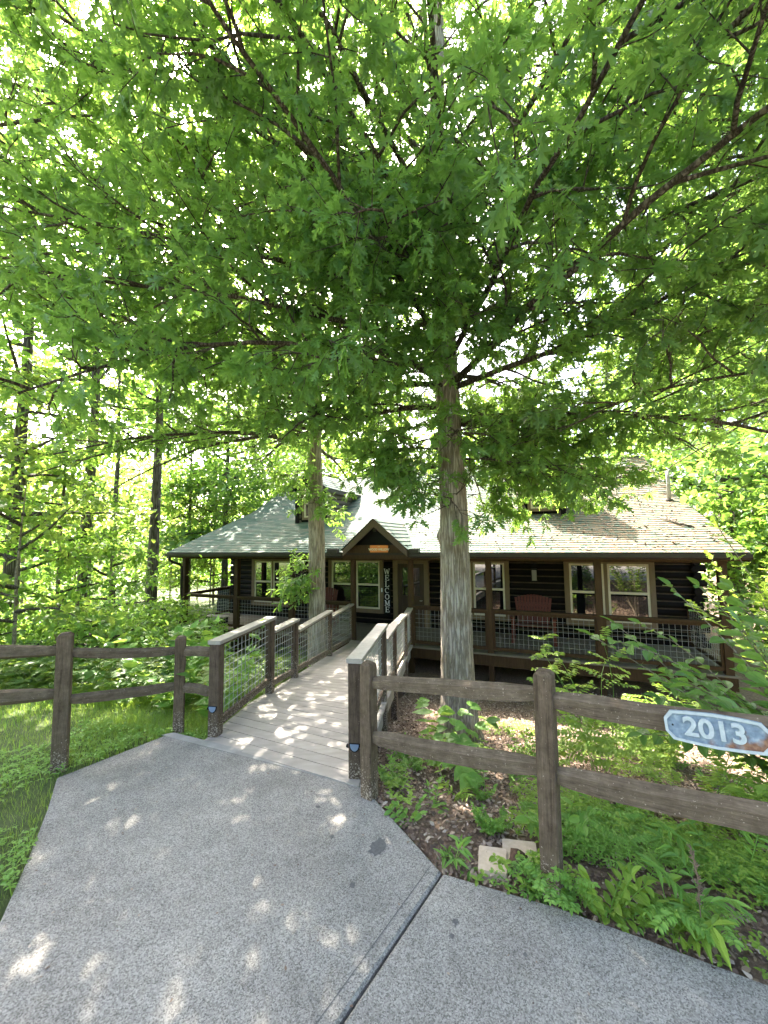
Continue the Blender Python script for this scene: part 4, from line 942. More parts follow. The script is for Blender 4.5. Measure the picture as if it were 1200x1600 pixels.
def clear(p):
    """keeps the twigs above head height over the walk and out of the cabin"""
    if hypot(p[0], p[1]) < 1.6 and p[2] < 3.6: return False
    s, d = house_sd(p[0], p[1])
    if -7.3 < s < 7.3 and d > -.6 and p[2] < roof_z(max(d, -.4)) + .25: return False
    return p[2] > zmin(p)
# main white oak beside the ramp
rg = np.random.default_rng(11); Lm = Limbs(rg, clear)
zb = float(ground_z(.95, 5.25))
tp = np.array([(.96, 5.25, zb - .3), (.955, 5.25, zb + .05), (.95, 5.25, zb + .5), (.95, 5.25, 1.2), (.96, 5.26, 2.3), (.93, 5.28, 3.4), (.90, 5.3, 4.6), (.93, 5.35, 6.2), (.86, 5.4, 8.0), (.95, 5.5, 10.0), (.9, 5.5, 12.0), (1.0, 5.6, 14.2)])
tr = np.array([.30, .255, .215, .195, .188, .165, .155, .14, .12, .09, .06, .02])
def tz(z):
    i = np.searchsorted(tp[:, 2], z); i = min(max(i, 1), len(tp) - 1); f = (z - tp[i-1, 2])/(tp[i, 2] - tp[i-1, 2]); return tp[i-1] + (tp[i] - tp[i-1])*f
for i, z in enumerate(np.linspace(3.5, 12.6, 34)):
    az = i*2.39996 + rg.uniform(-.3, .3); el = radians(np.interp(z, [3.5, 7, 12.6], [2, 22, 55]) + rg.uniform(-6, 6)); L_ = np.interp(z, [3.5, 6, 9, 12.6], [5.2, 5.6, 4.2, 2.0])*rg.uniform(.85, 1.1)*(.62 if sin(az - .35) > .35 else 1)
    Lm.limb(tz(z), az, el, L_, np.interp(z, [3.5, 12.6], [.052, .024]), 13 if z < 9 else 8, 7, droop=.035)
for z, az, el, L_ in [(4.2, -2.6, .14, 4.8), (4.6, -2.1, .2, 4.6), (4.4, -1.35, .16, 4.4), (4.0, -.7, .1, 4.2), (5.2, -2.9, .25, 5.6), (5.4, -1.7, .35, 4.8), (5.0, -1.0, .3, 5.0), (5.8, 3.1, .2, 5.6), (4.1, 2.95, .08, 4.6), (6.4, -2.3, .35, 5.4), (6.0, -2.75, .3, 6.0), (6.8, 3.0, .3, 5.6), (5.6, -2.45, .22, 5.8), (7.4, -2.6, .4, 5.6)]:
    Lm.limb(tz(z), az, el, L_, .048, 15, 8, droop=.03)
for i, z in enumerate(np.linspace(3.7, 8.2, 10)):                        # short leafy boughs close to the trunk
    Lm.limb(tz(z), i*2.39996 + .8, .25, rg.uniform(1.1, 2.2), .022, 8, 6, droop=.08, bl=(.4, .8), t0=.15)
for i, z in enumerate(np.linspace(4.0, 6.2, 7)):                        # boughs hanging on the side of the walk
    Lm.limb(tz(z), -1.74 + rg.uniform(-.95, .95), .12, rg.uniform(1.4, 3.0), .024, 10, 7, droop=.06, bl=(.5, .95), t0=.18)
clear_all = Lm.keep
Lm.keep = lambda p: p[2] > 1.75                                     # low shoots on the trunk itself
for z, az, el, L_, nb in [(3.15, 2.9, .12, 1.05, 6), (2.95, 2.5, .0, 1.0, 5), (3.3, 3.4, .1, .95, 5), (3.2, .05, .1, 2.0, 8), (3.4, .4, .05, 2.3, 8), (3.0, -.3, .02, 1.6, 7), (3.3, -1.5, .05, .8, 4), (2.5, -1.9, -.1, .45, 3), (2.75, 2.9, -.1, .6, 3), (3.6, .2, -.02, 2.6, 8), (3.75, .38, .0, 3.4, 11), (3.6, -.15, .02, 2.9, 9), (3.25, .64, .0, 2.1, 8), (3.45, .75, .0, 2.5, 9), (3.3, .5, .02, 1.9, 8), (3.1, .85, .0, 1.8, 6)]:
    Lm.limb(tz(z), az, el, L_, .022, nb + 1, 5, droop=.07, bl=(.4, .85), t0=.22)
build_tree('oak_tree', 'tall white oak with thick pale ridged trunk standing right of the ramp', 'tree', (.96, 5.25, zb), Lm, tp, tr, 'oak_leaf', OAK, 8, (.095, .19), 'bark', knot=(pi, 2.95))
# slimmer oak left of the ramp, in front of the eave
rg = np.random.default_rng(23); Ll = Limbs(rg, clear)
zb2 = float(ground_z(-1.5, 8.55))
tp = np.array([(-1.5, 8.55, zb2 - .3), (-1.5, 8.55, zb2 + .1), (-1.49, 8.55, .2), (-1.5, 8.54, 2.0), (-1.55, 8.5, 4.0), (-1.5, 8.45, 6.0), (-1.6, 8.4, 8.0), (-1.5, 8.4, 11.5)]); tr = np.array([.24, .21, .18, .17, .15, .13, .10, .02])
for i, z in enumerate(np.linspace(4.0, 10.6, 24)):
    az = i*2.39996 + 1 + rg.uniform(-.3, .3); el = radians(np.interp(z, [4, 7, 10.6], [0, 20, 50]) + rg.uniform(-6, 6)); L_ = np.interp(z, [4, 7, 10.6], [4.6, 4.6, 2.0])*rg.uniform(.85, 1.1)
    Ll.limb(tz(z), az, el, L_*(.5 if cos(az - .3) > .25 else 1.0)*(1 if z < 7 else .8), .05, 11, 7, droop=.04)
for z, az, el, L_ in [(4.0, -2.4, .1, 4.6), (4.4, -2.9, .12, 5.2), (4.8, -2.0, .2, 4.4), (5.2, 3.3, .2, 5.2), (5.6, -2.6, .25, 5.4), (4.2, -1.5, .1, 3.8), (6.2, -2.5, .3, 5.6), (6.8, -2.9, .35, 5.2), (6.0, -2.2, .35, 5.0), (5.4, -1.9, .25, 4.6), (6.6, -1.75, .3, 4.8), (7.2, -2.3, .35, 4.8), (4.9, -2.25, .2, 4.8), (4.3, 2.5, .12, 3.6), (5.0, 2.2, .3, 3.8), (5.8, 2.6, .3, 4.2), (6.6, 2.1, .35, 3.8)]:
    Ll.limb(tz(z), az, el, L_, .05, 12, 7, droop=.04)
Ll.keep = lambda p: True
for z, az, el, L_, nb in [(1.3, 3.3, .0, .62, 5), (1.25, -2.6, -.1, .5, 4), (2.9, -1.4, .0, .5, 4), (3.3, 2.5, 0, .7, 4), (3.5, -2.4, -.1, .8, 5), (2.6, .1, -.1, .4, 3)]:
    Ll.limb(tz(z), az, el, L_, .014, nb, 5, droop=.1, bl=(.2, .4), t0=.35)
build_tree('oak_tree', 'slimmer white oak with sunlit trunk standing left of the ramp before the eave', 'tree', (-1.5, 8.55, zb2), Ll, tp, tr, 'oak_leaf', OAK_LO, 8, (.10, .175), 'bark')
# oak whose trunk stands past the right frame edge, its boughs reaching over the walk
rg = np.random.default_rng(31); Lr = Limbs(rg, clear)
bx_, by_ = 6.3, 3.6; zb3 = float(ground_z(bx_, by_))
tp = np.array([(bx_, by_, zb3 - .3), (bx_, by_, .2), (bx_, by_, 3), (bx_ - .1, by_, 6), (bx_, by_, 9), (bx_, by_, 12)]); tr = np.array([.3, .22, .18, .15, .1, .02])
for i, z in enumerate(np.linspace(3.6, 10.5, 34)):
    az = 2.9 + .9*sin(i*2.4)*1.3 + rg.uniform(-.3, .3); el = radians(np.interp(z, [3.3, 7, 11], [4, 20, 45]) + rg.uniform(-6, 6))
    Lr.limb(tz(z), az, el, np.interp(z, [3.3, 7, 11], [4.6, 4.6, 2.8])*rg.uniform(.7, 1.1), .034, 13, 7, droop=.055)
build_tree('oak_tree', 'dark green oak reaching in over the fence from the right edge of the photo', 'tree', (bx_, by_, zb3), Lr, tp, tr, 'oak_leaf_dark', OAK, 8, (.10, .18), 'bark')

# oak past the left frame edge, only its high boughs reach into the picture
rg = np.random.default_rng(37); Lq = Limbs(rg, clear)
bx_, by_ = -7.4, 4.6; zb4 = float(ground_z(bx_, by_))
tp = np.array([(bx_, by_, zb4 - .3), (bx_, by_, .2), (bx_, by_, 4), (bx_ + .1, by_, 7), (bx_, by_, 10), (bx_, by_, 12.5)]); tr = np.array([.28, .2, .17, .14, .1, .02])
for i, z in enumerate(np.linspace(5.2, 11.8, 18)):
    Lq.limb(tz(z), .1 + 1.2*sin(i*2.4), radians(np.interp(z, [5, 8, 12], [14, 25, 45])), np.interp(z, [5, 8, 12], [4.2, 4.0, 2.4])*rg.uniform(.85, 1.1), .045, 11, 6, droop=.03)
build_tree('oak_tree', 'airy oak reaching in high over the lawn from the upper left corner', 'tree', (bx_, by_, zb4), Lq, tp, tr, 'oak_leaf', OAK_LO, 8, (.10, .17), 'bark')

# ------------------------------------------------------------------ woodland trees round the cabin: a few crowns and trunks, each tree its own object
def crown_mesh(seed, H, z0, R, nclump, nleaf, size, mat, tmpl=DIAM, flat=.5):
    """clumps of leaves along rising limbs; returns (crown, branch) meshes, origin at the foot"""
    rg = np.random.default_rng(seed); wd = MB(); P = []
    for i in range(nclump):
        z = z0 + (H - z0)*(i + .5)/nclump; az = i*2.39996 + rg.uniform(-.4, .4)
        rr = R*(.35 + .65*sin(pi*min(1, .18 + .8*(z - z0)/(H - z0))))*rg.uniform(.6, 1.1)
        p = curve((0, 0, z - .12*rr), ang_dir(az, radians(rg.uniform(2, 30))), rr, 5, rg, .12, .02)
        wd.tube(p, np.linspace(.02 + .012*rr, .008, 6), 4, cap=False)
        for t in np.linspace(.35, 1, 5): P.append((lerp_path(p, min(t, .999))[0], .30*rr*(.6 + .5*t)))
    C = np.array([c for c, _ in P]); S = np.array([max(.35, s) for _, s in P]); w = S/S.sum()
    k = rg.choice(len(C), nleaf, p=w)
    pos = C[k] + rg.normal(0, 1, (nleaf, 3))*S[k][:, None]*np.array([.55, .55, .55*flat])
    dirs = unit(rg.normal(0, 1, (nleaf, 3))*(1, 1, .5) + np.array([0, 0, -.3])); cm = MB()
    place_leaves(cm, rg, tmpl, pos, dirs, rg.uniform(size[0], size[1], nleaf), upj=.55)
    return cm.mesh('crown', M[mat]), wd.mesh('branches', M['bark_dark'], True)
def trunk_mesh(seed, H, r, bark):
    rg = np.random.default_rng(seed); p = np.array([(0, 0, -1.2), (0, 0, 0), (0, 0, .4)] + [(rg.normal(0, .006*z), rg.normal(0, .006*z), z) for z in np.linspace(1.5, H*.94, 6)])
    return MB().tube(p, [r*1.5, r*1.3, r*1.08] + list(np.linspace(r, r*.15, 6)), 12, .05, rg).mesh('trunk', M[bark], True)
def mk(name, label, cat, x, y, kind, sc_=1.0, rz=0.0, group=None, tr_=None, dz=0.0):
    z = float(ground_z(x, y)) + dz
    o = thing(name, label, cat, (x, y, z), rz, group); o.scale = (sc_,)*3
    cm, wm = kind
    for nm, me in (('crown', cm), ('branches', wm), ('trunk', tr_)):
        if me is None: continue
        c = bpy.data.objects.new(nm, me); COL.objects.link(c); c.parent = o
    return o
K_tall = [crown_mesh(101, 17, 5.5, 4.2, 24, 3400, (.20, .34), 'wood_leaf'), crown_mesh(102, 19, 6.5, 4.6, 24, 3000, (.20, .34), 'wood_leaf_warm'), crown_mesh(103, 15, 4.0, 3.8, 24, 2800, (.20, .32), 'wood_leaf')]
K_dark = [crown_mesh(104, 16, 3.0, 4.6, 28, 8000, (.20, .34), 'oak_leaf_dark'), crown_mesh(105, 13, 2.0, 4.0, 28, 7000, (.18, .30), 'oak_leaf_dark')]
K_low = [crown_mesh(106, 5.2, .9, 2.0, 18, 1900, (.12, .20), 'wood_leaf', OVAL), crown_mesh(107, 6.5, 1.2, 2.3, 20, 2200, (.12, .21), 'wood_leaf_warm', OVAL), crown_mesh(108, 4.0, .5, 1.7, 16, 1700, (.11, .19), 'wood_leaf', OVAL)]
K_bush = [crown_mesh(109, 1.5, .1, 1.1, 16, 1300, (.10, .17), 'weed_leaf', OVAL), crown_mesh(110, 1.1, .05, .9, 14, 1000, (.09, .15), 'shrub_leaf', OVAL)]
K_open = [crown_mesh(111, 17, 7.5, 3.6, 16, 1300, (.2, .32), 'wood_leaf'), crown_mesh(112, 16, 6.5, 3.4, 16, 1200, (.2, .32), 'wood_leaf')]
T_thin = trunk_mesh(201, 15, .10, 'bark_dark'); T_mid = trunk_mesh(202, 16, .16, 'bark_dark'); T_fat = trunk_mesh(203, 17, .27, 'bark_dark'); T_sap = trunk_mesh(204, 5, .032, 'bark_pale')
G1, G2, G3, G4 = 'trees in the left woods', 'trees behind the cabin', 'trees on the right side', 'understory saplings'
def at_px(x, Y): return (x - 600)/600*Y
for lab, px_, Y, kd, s, t, g in [
        ('straight dark trunked tree standing alone just left of the porch corner', 240, 11.5, K_open[0], 1.0, T_mid, G1),
        ('thick dark trunked tree at the far left behind the pale sapling', 22, 8.8, K_open[1], .95, T_mid, G1),
        ('dark trunked tree in the left woods above the second fence rail', 135, 10.0, K_open[1], .95, T_mid, G1),
        ('slender tree in the left woods between two thicker dark trunks', 178, 13, K_open[0], .95, T_thin, G1),
        ('thin tree seen past the left eave corner of the cabin', 296, 19, K_tall[0], .9, T_thin, G1),
        ('dense dark tree standing behind the left end of the roof', 352, 19.5, K_dark[0], 1.0, T_mid, G1),
        ('tree rising behind the left slope of the green roof', 396, 25, K_tall[1], .75, T_mid, G1),
        ('tall tree deep in the left woods with yellow green crown', 80, 24, K_tall[1], 1.05, T_thin, G1),
        ('tree in the left woods farthest back, pale in the light', 215, 33, K_tall[1], 1.05, T_thin, G1),
        ('bright tree behind the ridge above the entry gable', 560, 27, K_tall[1], .68, T_mid, G2),
        ('tree behind the ridge just right of the left dormer', 640, 32, K_tall[0], .75, T_mid, G2),
        ('young tree seen over the left eave between two thin trunks', 335, 21, K_low[0], 1.9, T_sap, G1),
        ('bushy tree over the left roof slope beside the left oak', 432, 23, K_low[2], 2.3, T_sap, G2),
        ('yellow green tree filling the gap above the entry gable', 578, 23, K_low[1], 1.9, T_sap, G2),
        ('small crowned tree above the ridge right of the main trunk', 745, 22, K_low[0], 2.2, T_sap, G2),
        ('tree above the ridge between the left oak and the gable', 520, 25, K_low[0], 2.4, T_sap, G2),
        ('tree behind the ridge left of the left dormer', 480, 30, K_tall[0], .72, T_mid, G2),
        ('tree behind the ridge over the right dormer', 850, 27, K_tall[2], .85, T_mid, G2),
        ('dark tree behind the right end of the roof ridge', 990, 25, K_dark[0], 1.0, T_mid, G2),
        ('thick leaning trunked tree close to the right rake of the roof', 1136, 13.3, K_dark[0], 1.0, T_fat, G3),
        ('dark leafy tree past the right end of the porch', 1230, 12.2, K_dark[1], 1.0, T_mid, G3),
        ('tree behind the thick trunk at the right edge', 1180, 20, K_tall[2], 1.0, T_mid, G3),
        ('dense dark tree at the extreme right above the shrubs', 1330, 9.0, K_dark[1], .95, T_mid, G3)]:
    mk('woodland_tree', lab, 'tree', at_px(px_, Y), Y, kd, s, rnd(0, 6.28), g, t)
for lab, x, y, kd in [('tree across the drive mirrored in the left porch windows', -14, -24, K_tall[0]), ('tree across the drive mirrored in the entry windows', -4, -27, K_dark[1]), ('tree across the drive mirrored in the middle window', 5, -25, K_tall[1]), ('tree across the drive mirrored in the right window', 13, -23, K_dark[0]), ('leafy tree beside the drive behind the viewer on the right', 22, -12, K_tall[2])]:
    mk('woodland_tree', lab, 'tree', x, y, kd, .9, rnd(0, 6.28), 'trees across the drive', T_mid)
for lab, px_, Y, kd, s in [
        ('slender pale stemmed sapling with bright leaves at the left edge', 32, 6.6, K_low[1], .80),
        ('leafy sapling behind the left fence post', 95, 8.2, K_low[0], .85), ('tall leafy sapling in the left woods edge', -40, 8.0, K_low[1], 1.0),
        ('low spreading sapling behind the left fence panel', 175, 9.5, K_low[2], .85),
        ('yellow green sapling between the dark trunk and the porch', 268, 19, K_low[1], 1.0), ('sapling visible through the left end of the porch', 330, 19, K_low[1], 1.0),
        ('bright sapling seen under the left eave', 310, 24, K_low[1], 1.25), ('sapling deep in the left woods', 120, 18, K_low[1], 1.25), ('sapling far left in the woods', 40, 16, K_low[0], 1.2),
        ('leafy sapling far behind the fence middle', 230, 24, K_low[1], 1.3),
        ('sapling behind the right corner porch post', 1150, 11.0, K_low[0], .9), ('bushy sapling at the right edge beyond the porch', 1210, 9.5, K_low[2], 1.0)]:
    mk('sapling', lab, 'tree', at_px(px_, Y), Y, kd, s, rnd(0, 6.28), G4, T_sap)
for i, (lab, px_, Y, s) in enumerate([
        ('low bush under the left corner of the porch', 262, 11.3, 1.0), ('low bush behind the second fence post', 215, 8.0, .9), ('bush at the woods edge behind the left fence panel', 150, 7.2, .85),
        ('bush behind the pale sapling', 50, 8.6, 1.0), ('small bush below the porch floor', 330, 10.6, .7), ('dark low bush between sapling and fence post', 70, 6.4, .6), ('bush beside the thin bare trunks', 110, 11, 1.1), ('bush far back in the left woods', 190, 15, 1.4),
        ('bush at left beyond the lawn', -60, 6.5, .9)]):
    mk('woodland_bush', lab, 'bush', at_px(px_, Y), Y, K_bush[i % 2], s, rnd(0, 6.28), 'bushes in the left woods')
# far woods, a ring of foliage that reads as one mass
rg = np.random.default_rng(77); n = 46000
a = rg.uniform(0, 2*pi, n); R_ = rg.uniform(38, 62, n); zc = rg.beta(1.2, 1.6, n)*20*(.75 + .25*np.sin(a*9) + .2*np.sin(a*23 + 1))
ps = np.stack([R_*np.cos(a), R_*np.sin(a) + 4, zc], -1); ps[:, 2] += ground_z(ps[:, 0], ps[:, 1]) - .3
fw_ = MB(); place_leaves(fw_, rg, DIAM, ps, unit(rg.normal(0, 1, (n, 3))), rg.uniform(.6, 1.15, n), upj=.7)
tag(fw_.build('far_woods', M['wood_leaf']), 'bright mass of distant woods closing the view all round', 'woods', kind='stuff')

# ------------------------------------------------------------------ plants
def plant(name, label, cat, base, seed, nst, h, lean, tmpl, size, per, mat, group=None, droop=.08, pinnate=0, az0=None, azs=pi, stem_r=.004, stem='weed_leaf', t0=.25, el=1.15, upj=.35):
    rg = np.random.default_rng(seed); x, y = base[:2]; z = float(ground_z(x, y)) if len(base) < 3 else base[2]
    o = thing(name, label, cat, (x, y, z), 0, group); st, lf_ = MB(), MB(); P, D = [], []
    for i in range(nst):
        az = (az0 if az0 is not None else 0) + rg.uniform(-azs, azs); e = el + rg.uniform(-.25, .25) - lean
        p = curve((rg.normal(0, .02), rg.normal(0, .02), -.03), ang_dir(az, e), h*rg.uniform(.75, 1.1), 7, rg, .07, droop)
        st.tube(p, np.linspace(stem_r, stem_r*.4, 8), 5, cap=False)
        for j, t in enumerate(np.linspace(t0, 1, per)):
            q, tg = lerp_path(p, min(t, .999)); tg = unit(tg); sd_ = unit(np.cross(tg, (0, 0, 1)))
            for sg in ((1, -1) if pinnate != 1 else ((1,) if j % 2 else (-1,))):
                dd = unit(tg*.5 + sd_*sg*.9 + np.array([0, 0, rg.uniform(-.35, .25)]))
                if pinnate >= 2:                                       # compound leaf: a rachis with paired leaflets
                    Lr_ = size[1]*pinnate*.55*rg.uniform(.8, 1.1); r = curve(q, dd, Lr_, 5, rg, .06, .06); st.tube(r, .0015, 3, cap=False)
                    for tt in np.linspace(.2, 1, pinnate):
                        qq, t2 = lerp_path(r, min(tt, .999)); t2 = unit(t2); s2 = unit(np.cross(t2, (0, 0, 1)))
                        for s3 in (1, -1): P.append(qq); D.append(t2*.35 + s2*s3)
                    P.append(r[-1]); D.append(r[-1] - r[-2])
                else: P.append(q); D.append(dd)
        P.append(p[-1]); D.append(p[-1] - p[-2])
    P, D = np.array(P), np.array(D); place_leaves(lf_, rg, tmpl, P, D, rg.uniform(size[0], size[1], len(P)), upj=upj)
    st.build('stem', M[stem], o); lf_.build('foliage', M[mat], o); return o
# shrub with glossy oval leaves behind the plaque
plant('oval_leaf_shrub', 'glossy oval leaved shrub arching over the number plaque from the right', 'shrub', (3.45, 2.85), 41, 30, 2.15, 0, OVAL, (.10, .16), 25, 'shrub_leaf', az0=3.14, azs=.75, droop=.10, pinnate=1, stem_r=.009, stem='bark_pale', el=1.08, t0=.3)
plant('young_oak', 'bright young oak branch at the right edge below the roof corner', 'sapling', (5.2, 4.5), 42, 15, 2.9, -.1, OAK_LO, (.14, .22), 20, 'lime_leaf', az0=3.0, azs=.9, droop=.04, stem_r=.012, stem='bark_pale', el=1.25, t0=.35)
plant('locust_shrub', 'feathery locust shrub with small paired leaflets behind the top rail', 'shrub', (2.05, 3.9), 43, 7, 1.45, 0, OVAL, (.045, .07), 6, 'lime_leaf', pinnate=6, droop=.10, el=1.2, stem='weed_leaf')
plant('locust_shrub', 'low feathery locust shrub in full sun under the plaque', 'shrub', (2.5, 3.2), 44, 9, 1.0, 0, OVAL, (.045, .07), 6, 'lime_leaf', pinnate=6, droop=.12, el=1.05)
plant('locust_shrub', 'sunlit yellow green locust shrub farther back near the cabin skirt', 'shrub', (2.9, 4.5), 45, 9, 1.0, 0, OVAL, (.05, .075), 6, 'lime_leaf', pinnate=6, droop=.12, el=1.0)
plant('locust_seedling', 'small locust seedling with paired round leaflets right of the fence post', 'plant', (1.02, 2.17), 46, 4, .30, .1, OVAL, (.024, .034), 5, 'weed_leaf', pinnate=6, droop=.12)
plant('locust_seedling', 'arching locust seedling with long compound leaves among the clover', 'plant', (1.34, 2.12), 47, 3, .40, .1, OVAL, (.026, .038), 4, 'weed_leaf', pinnate=7, droop=.16)
plant('lime_seedling', 'yellow green leafy seedling at the concrete edge right of the fence post', 'plant', (1.10, 2.08), 48, 6, .30, .1, OVAL, (.055, .085), 6, 'lime_leaf', droop=.06)
plant('lime_seedling', 'small pale lance leaved seedling farther right at the concrete edge', 'plant', (1.36, 1.97), 49, 2, .25, .0, LANCE, (.10, .15), 4, 'lime_leaf', droop=.05)
plant('lance_weed', 'tall lance leaved weed leaning below the lower rail', 'plant', (1.62, 2.12), 50, 4, .42, .2, LANCE, (.07, .11), 7, 'weed_leaf', droop=.10)
plant('lance_weed', 'spreading lance leaved weed farther along the lower rail', 'plant', (1.95, 2.35), 51, 3, .42, .2, LANCE, (.07, .11), 7, 'weed_leaf', droop=.12)
plant('round_leaf_weed', 'broad round leaved weed rising behind the middle fence post', 'plant', (1.10, 2.55), 52, 4, .36, .1, OVAL, (.07, .11), 4, 'weed_leaf', droop=.05)
plant('heart_leaf_vine', 'heart leaved vine spreading between the lower rail and the oak trunk', 'vine', (.42, 3.95), 53, 6, .85, .35, HEART, (.10, .15), 6, 'weed_leaf', droop=.12, az0=.3, azs=1.6)
plant('heart_leaf_vine', 'heart leaved vine climbing beside the left ramp post', 'vine', (-2.02, 4.55), 54, 6, 1.25, .0, HEART, (.10, .15), 8, 'weed_leaf', droop=.05, stem_r=.005)
plant('redbud_shrub', 'broad heart leaved redbud shrub behind the left fence panel', 'shrub', (-2.75, 5.1), 55, 12, 1.25, .05, HEART, (.11, .17), 9, 'weed_leaf', droop=.09, stem_r=.007)
plant('redbud_shrub', 'darker heart leaved shrub farther behind the left fence panel', 'shrub', (-3.4, 5.9), 56, 12, 1.2, .1, HEART, (.11, .16), 9, 'shrub_leaf', droop=.09, stem_r=.007)
plant('broad_leaf_weed', 'clump of broad upright leaves at the concrete edge left of the pavers', 'plant', (.40, 2.46), 57, 8, .10, .2, LANCE, (.06, .10), 2, 'weed_leaf', droop=.1)
plant('broad_leaf_weed', 'small leafy clump at the foot of the middle fence post', 'plant', (.80, 2.27), 58, 7, .08, .3, OVAL, (.035, .055), 3, 'weed_leaf', droop=.1)
plant('bushy_weed', 'fine leaved green weed mound behind the pavers', 'plant', (.68, 2.70), 59, 22, .18, .2, OVAL, (.022, .036), 9, 'weed_leaf', droop=.05)
plant('bushy_weed', 'fine leaved weed mound by the oak trunk base', 'plant', (.20, 3.85), 60, 20, .30, .2, OVAL, (.03, .05), 9, 'weed_leaf', droop=.05)
plant('bushy_weed', 'weedy mound at the foot of the right ramp post', 'plant', (.05, 3.35), 61, 14, .22, .2, OVAL, (.03, .045), 8, 'weed_leaf', droop=.06)
plant('bushy_weed', 'sunny weed patch right of the oak trunk', 'plant', (1.6, 4.2), 62, 24, .40, .3, OVAL, (.04, .07), 9, 'lime_leaf', droop=.06)
dg = MB(); rg = np.random.default_rng(5); p = curve((0, 0, 0), (.05, .1, 1), .42, 8, rg, .05, .02); dg.tube(p, .0022, 5)
for i in range(60):
    q, tg = lerp_path(p, rg.uniform(.45, .999)); dg.beam(q, q + unit(unit(tg) + rg.normal(0, .5, 3))*.022, .003, .004)
o = dg.build('dry_grass_stalk', M['dead_leaf'], loc=(1.46, 1.93, float(ground_z(1.46, 1.93)))); tag(o, 'single dry straw coloured grass stalk standing among the clover', 'grass stalk')
rg = np.random.default_rng(92)
WEEDS = [('seedling', 'small green seedling sprouting from leaf litter in the right bed', OVAL, (.035, .06), .17, 'weed_leaf'), ('seedling', 'small green seedling sprouting from leaf litter in the right bed', LANCE, (.05, .08), .2, 'lime_leaf')]
proto = []
for i in range(3):
    nm, lb_, tm_, sz, h, mt_ = WEEDS[i % 2]; proto.append(plant(nm, lb_, 'plant', (.35 + .2*i, 3.0 + .22*i), 300 + i, 4 + i, h, .15, tm_, sz, 4, mt_, 'seedlings in the leaf litter', droop=.06))
c_ = 0
while c_ < 44:
    x, y = rg.uniform(0, 3.6), rg.uniform(1.7, 5.2)
    s_, d_ = house_sd(x, y)
    if in_poly(np.array([x]), np.array([y]), PAD)[0] or x < Rx(y) + .2 or d_ > -2.2 or hypot(x - .72, y - 2.42) < .26: continue
    c = copy_tree(proto[c_ % 3]); c.location = (x, y, float(ground_z(x, y))); c.rotation_euler = (0, 0, rg.uniform(0, 6.28)); c.scale = (rg.uniform(.6, 1.25),)*3; c_ += 1
# ---- stuff: lawn, clover, leaf litter, woodland ground cover
def scatter(n, x0, x1, y0, y1, ok, rg):
    x = rg.uniform(x0, x1, n); y = rg.uniform(y0, y1, n); k_ = ok(x, y) & ~in_poly(x, y, PAD); return x[k_], y[k_]
def blades(name, label, x, y, h, mat, rg, cat='grass', wide=1.0):
    n = len(x); az = rg.uniform(0, 2*pi, n); ry = np.stack([np.cos(az), np.sin(az), np.zeros(n)], -1)*rg.uniform(.8, 3.2, (n, 1)); rx = np.stack([-np.sin(az), np.cos(az), np.zeros(n)], -1)*(rg.uniform(.45, .85, (n, 1))*wide)
    b = MB(); b.instances(BLADE[0], BLADE[1], np.stack([x, y, ground_z(x, y) - .01], -1), rx, ry, np.tile([0, 0, 1.], (n, 1)), h)
    return tag(b.build(name, M[mat]), label, cat, kind='stuff')
rg = np.random.default_rng(15)
lawn_ok = lambda x, y: (x < Lx(y) - .12) & (np.hypot(x + 3.75, y - 3.25) > .28*(1 + .4*np.sin(5*x + 3*y)))
x1_, y1_ = scatter(75000, -6.5, -1.3, .6, 6.5, lawn_ok, rg); x2_, y2_ = scatter(16000, -10, -2, 6, 12, lawn_ok, rg)
x, y = np.r_[x1_, x2_], np.r_[y1_, y2_]
hh = (.04 + .065*rg.beta(2, 3, len(x)))*(.75 + .6*(np.sin(2.3*x + 1)*np.sin(1.9*y) > .2)) * (1 + .5*sstep(3.6, 5, y))
blades('lawn_grass', 'bright green lawn grass left of the walk and behind the fence', x, y, hh, 'grass', rg)
rb_ = np.random.default_rng(16); x, y = scatter(1500, -5.5, -1.9, .8, 5.2, lambda x, y: lawn_ok(x, y) & (np.sin(3.1*x + 2)*np.cos(2.7*y + .5) > .1), rb_)
blades('broad_grass', 'longer broad grass blades growing in tufts through the lawn', x, y, rb_.uniform(.08, .16, len(x)), 'weed_leaf', rb_, wide=1.2)
def clover(name, label, x, y, mat, rg, size=(.010, .02), h=(.02, .09), cat='ground cover', tmpl=OVAL):
    n = len(x); hz = rg.uniform(*h, n); base = np.stack([x, y, ground_z(x, y) + hz], -1); b = MB(); a0 = rg.uniform(0, 2*pi, n)
    for j in range(3):
        a_ = a0 + j*2.094; d = np.stack([np.cos(a_), np.sin(a_), np.full(n, .12)], -1); place_leaves(b, rg, tmpl, base, d, rg.uniform(*size, n), upj=.3)
    return tag(b.build(name, M[mat]), label, cat, kind='stuff')
rc = np.random.default_rng(17)
xa, ya = scatter(9000, -4.5, -1.7, .8, 4.2, lambda x, y: lawn_ok(x, y) & (np.sin(2.1*x)*np.sin(3.3*y + 1) > -.35), rc)
clover('clover', 'small leaved clover mixed into the lawn beside the walk', xa, ya, 'weed_leaf', rc, (.016, .034))
xb, yb = scatter(26000, .5, 3.4, .9, 3.0, lambda x, y: (x + y*.9 < 4.6) & (np.hypot(x - .72, y - 2.44) > .19) & (np.sin(2.6*x + .7)*np.sin(3.1*y + 2) + .55*(x - 1.0) > .05), rc)
clover('clover', 'dense low clover carpeting the bed below the fence on the right', xb, yb, 'weed_leaf', rc, (.013, .026), (.02, .10))
xe, ye = scatter(9000, .8, 3.6, .9, 3.4, lambda x, y: (x + y*.9 < 5.0) & (np.hypot(x - .72, y - 2.44) > .2) & (np.sin(4.6*x + 1.7)*np.sin(4.1*y + 1) > .05), rc)
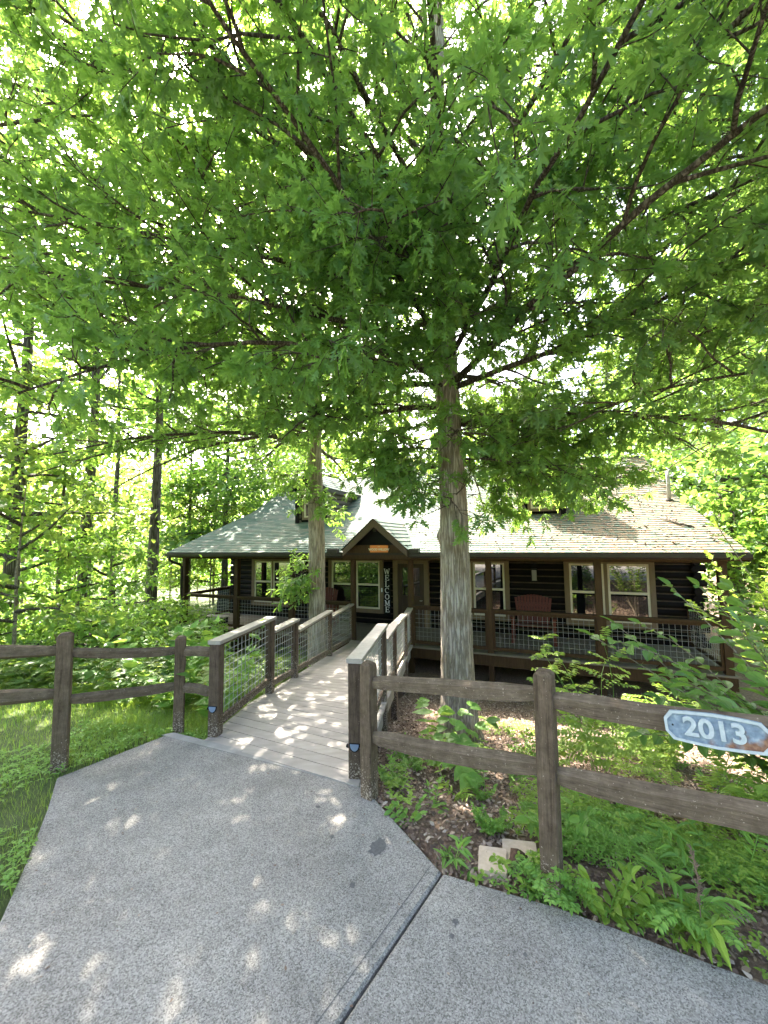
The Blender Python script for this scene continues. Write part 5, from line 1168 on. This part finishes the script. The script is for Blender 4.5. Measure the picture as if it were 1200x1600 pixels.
clover('clover', 'pale yellow green weeds mixed through the clover below the fence', xe, ye, 'lime_leaf', rc, (.018, .034), (.03, .15))
xc, yc = scatter(5200, .0, 4.5, 2.2, 6.0, lambda x, y: (x > Rx(y) + .1) & (np.sin(3.3*x + 2.2)*np.sin(2.3*y + .6) > .25), rc)
clover('weeds', 'thin weeds coming up through the leaf litter right of the ramp', xc, yc, 'lime_leaf', rc, (.025, .05), (.02, .16))
xd, yd = scatter(15000, -14, -1.6, 5.0, 18, lambda x, y: (x < Lx(y) - .25) & ((house_sd(x, y)[0] < -7.1) | (house_sd(x, y)[1] < -.4)) & (np.sin(1.3*x + .4)*np.sin(1.1*y) > -.55), rc)
clover('woodland_cover', 'leafy ground cover under the trees of the left woods', xd, yd, 'wood_leaf_warm', rc, (.07, .15), (.05, .5))
rl = np.random.default_rng(18)
x, y = scatter(70000, -.3, 5.5, .8, 8.2, lambda x, y: (x > Rx(y) - .05), rl); n = len(x)
lb_ = MB(); ps = np.stack([x, y, ground_z(x, y) + rl.uniform(.0, .022, n)], -1); dr = rl.normal(0, 1, (n, 3))*(1, 1, .22)
place_leaves(lb_, rl, LITTER, ps, dr, rl.uniform(.014, .046, n), upj=.45)
tag(lb_.build('leaf_litter', M['litter']), 'brown fallen leaves and bark chips covering the bed right of the ramp', 'leaf litter', kind='stuff')
tw = MB()
for i in range(90):
    x_, y_ = rl.uniform(0, 4.2), rl.uniform(1.8, 5.5)
    if in_poly(np.array([x_]), np.array([y_]), PAD)[0] or x_ < Rx(y_) + .15: continue
    a_ = rl.uniform(0, 6.28); L_ = rl.uniform(.08, .32); p = curve((x_, y_, float(ground_z(x_, y_)) + .02), (cos(a_), sin(a_), .04), L_, 4, rl, .12, .03); tw.tube(p, rl.uniform(.002, .005), 5)
tag(tw.build('twigs', M['bark_pale']), 'fallen twigs strewn over the leaf litter right of the ramp', 'twigs', kind='stuff')
xp = rl.uniform(-2.3, 1.3, 130); yp = rl.uniform(1.6, 3.9, 130); kk = in_poly(xp, yp, PAD); xp, yp = xp[kk], yp[kk]
lp = MB(); place_leaves(lp, rl, LITTER, np.stack([xp, yp, np.full(len(xp), .003)], -1), rl.normal(0, 1, (len(xp), 3))*(1, 1, .05), rl.uniform(.008, .022, len(xp)), upj=.15)
tag(lp.build('leaf_scraps', M['litter']), 'a few dry leaf scraps lying on the concrete walk', 'leaf litter', kind='stuff')
rr_ = np.random.default_rng(19); n = 2600; ss = rr_.uniform(-2, 7, n); dd = rr_.uniform(-.35, 4.5, n); kp = rr_.uniform(0, 1, n) < np.clip((ss + 2)/7, .06, 1); ss, dd = ss[kp], dd[kp]
zz_ = np.array([roof_z(d) for d in dd]) + .022; ps = np.stack([HO.x + T_[0]*ss + N_[0]*dd, HO.y + T_[1]*ss + N_[1]*dd, zz_], -1); rb3 = MB()
place_leaves(rb3, rr_, LITTER, ps, rr_.normal(0, 1, (len(ss), 3))*(1, 1, .3), rr_.uniform(.03, .08, len(ss)), upj=.4, up=(-.1, -.35, 1))
tag(rb3.build('roof_litter', M['litter']), 'dry oak leaves and catkins scattered over the right side of the roof', 'leaf litter', kind='stuff')
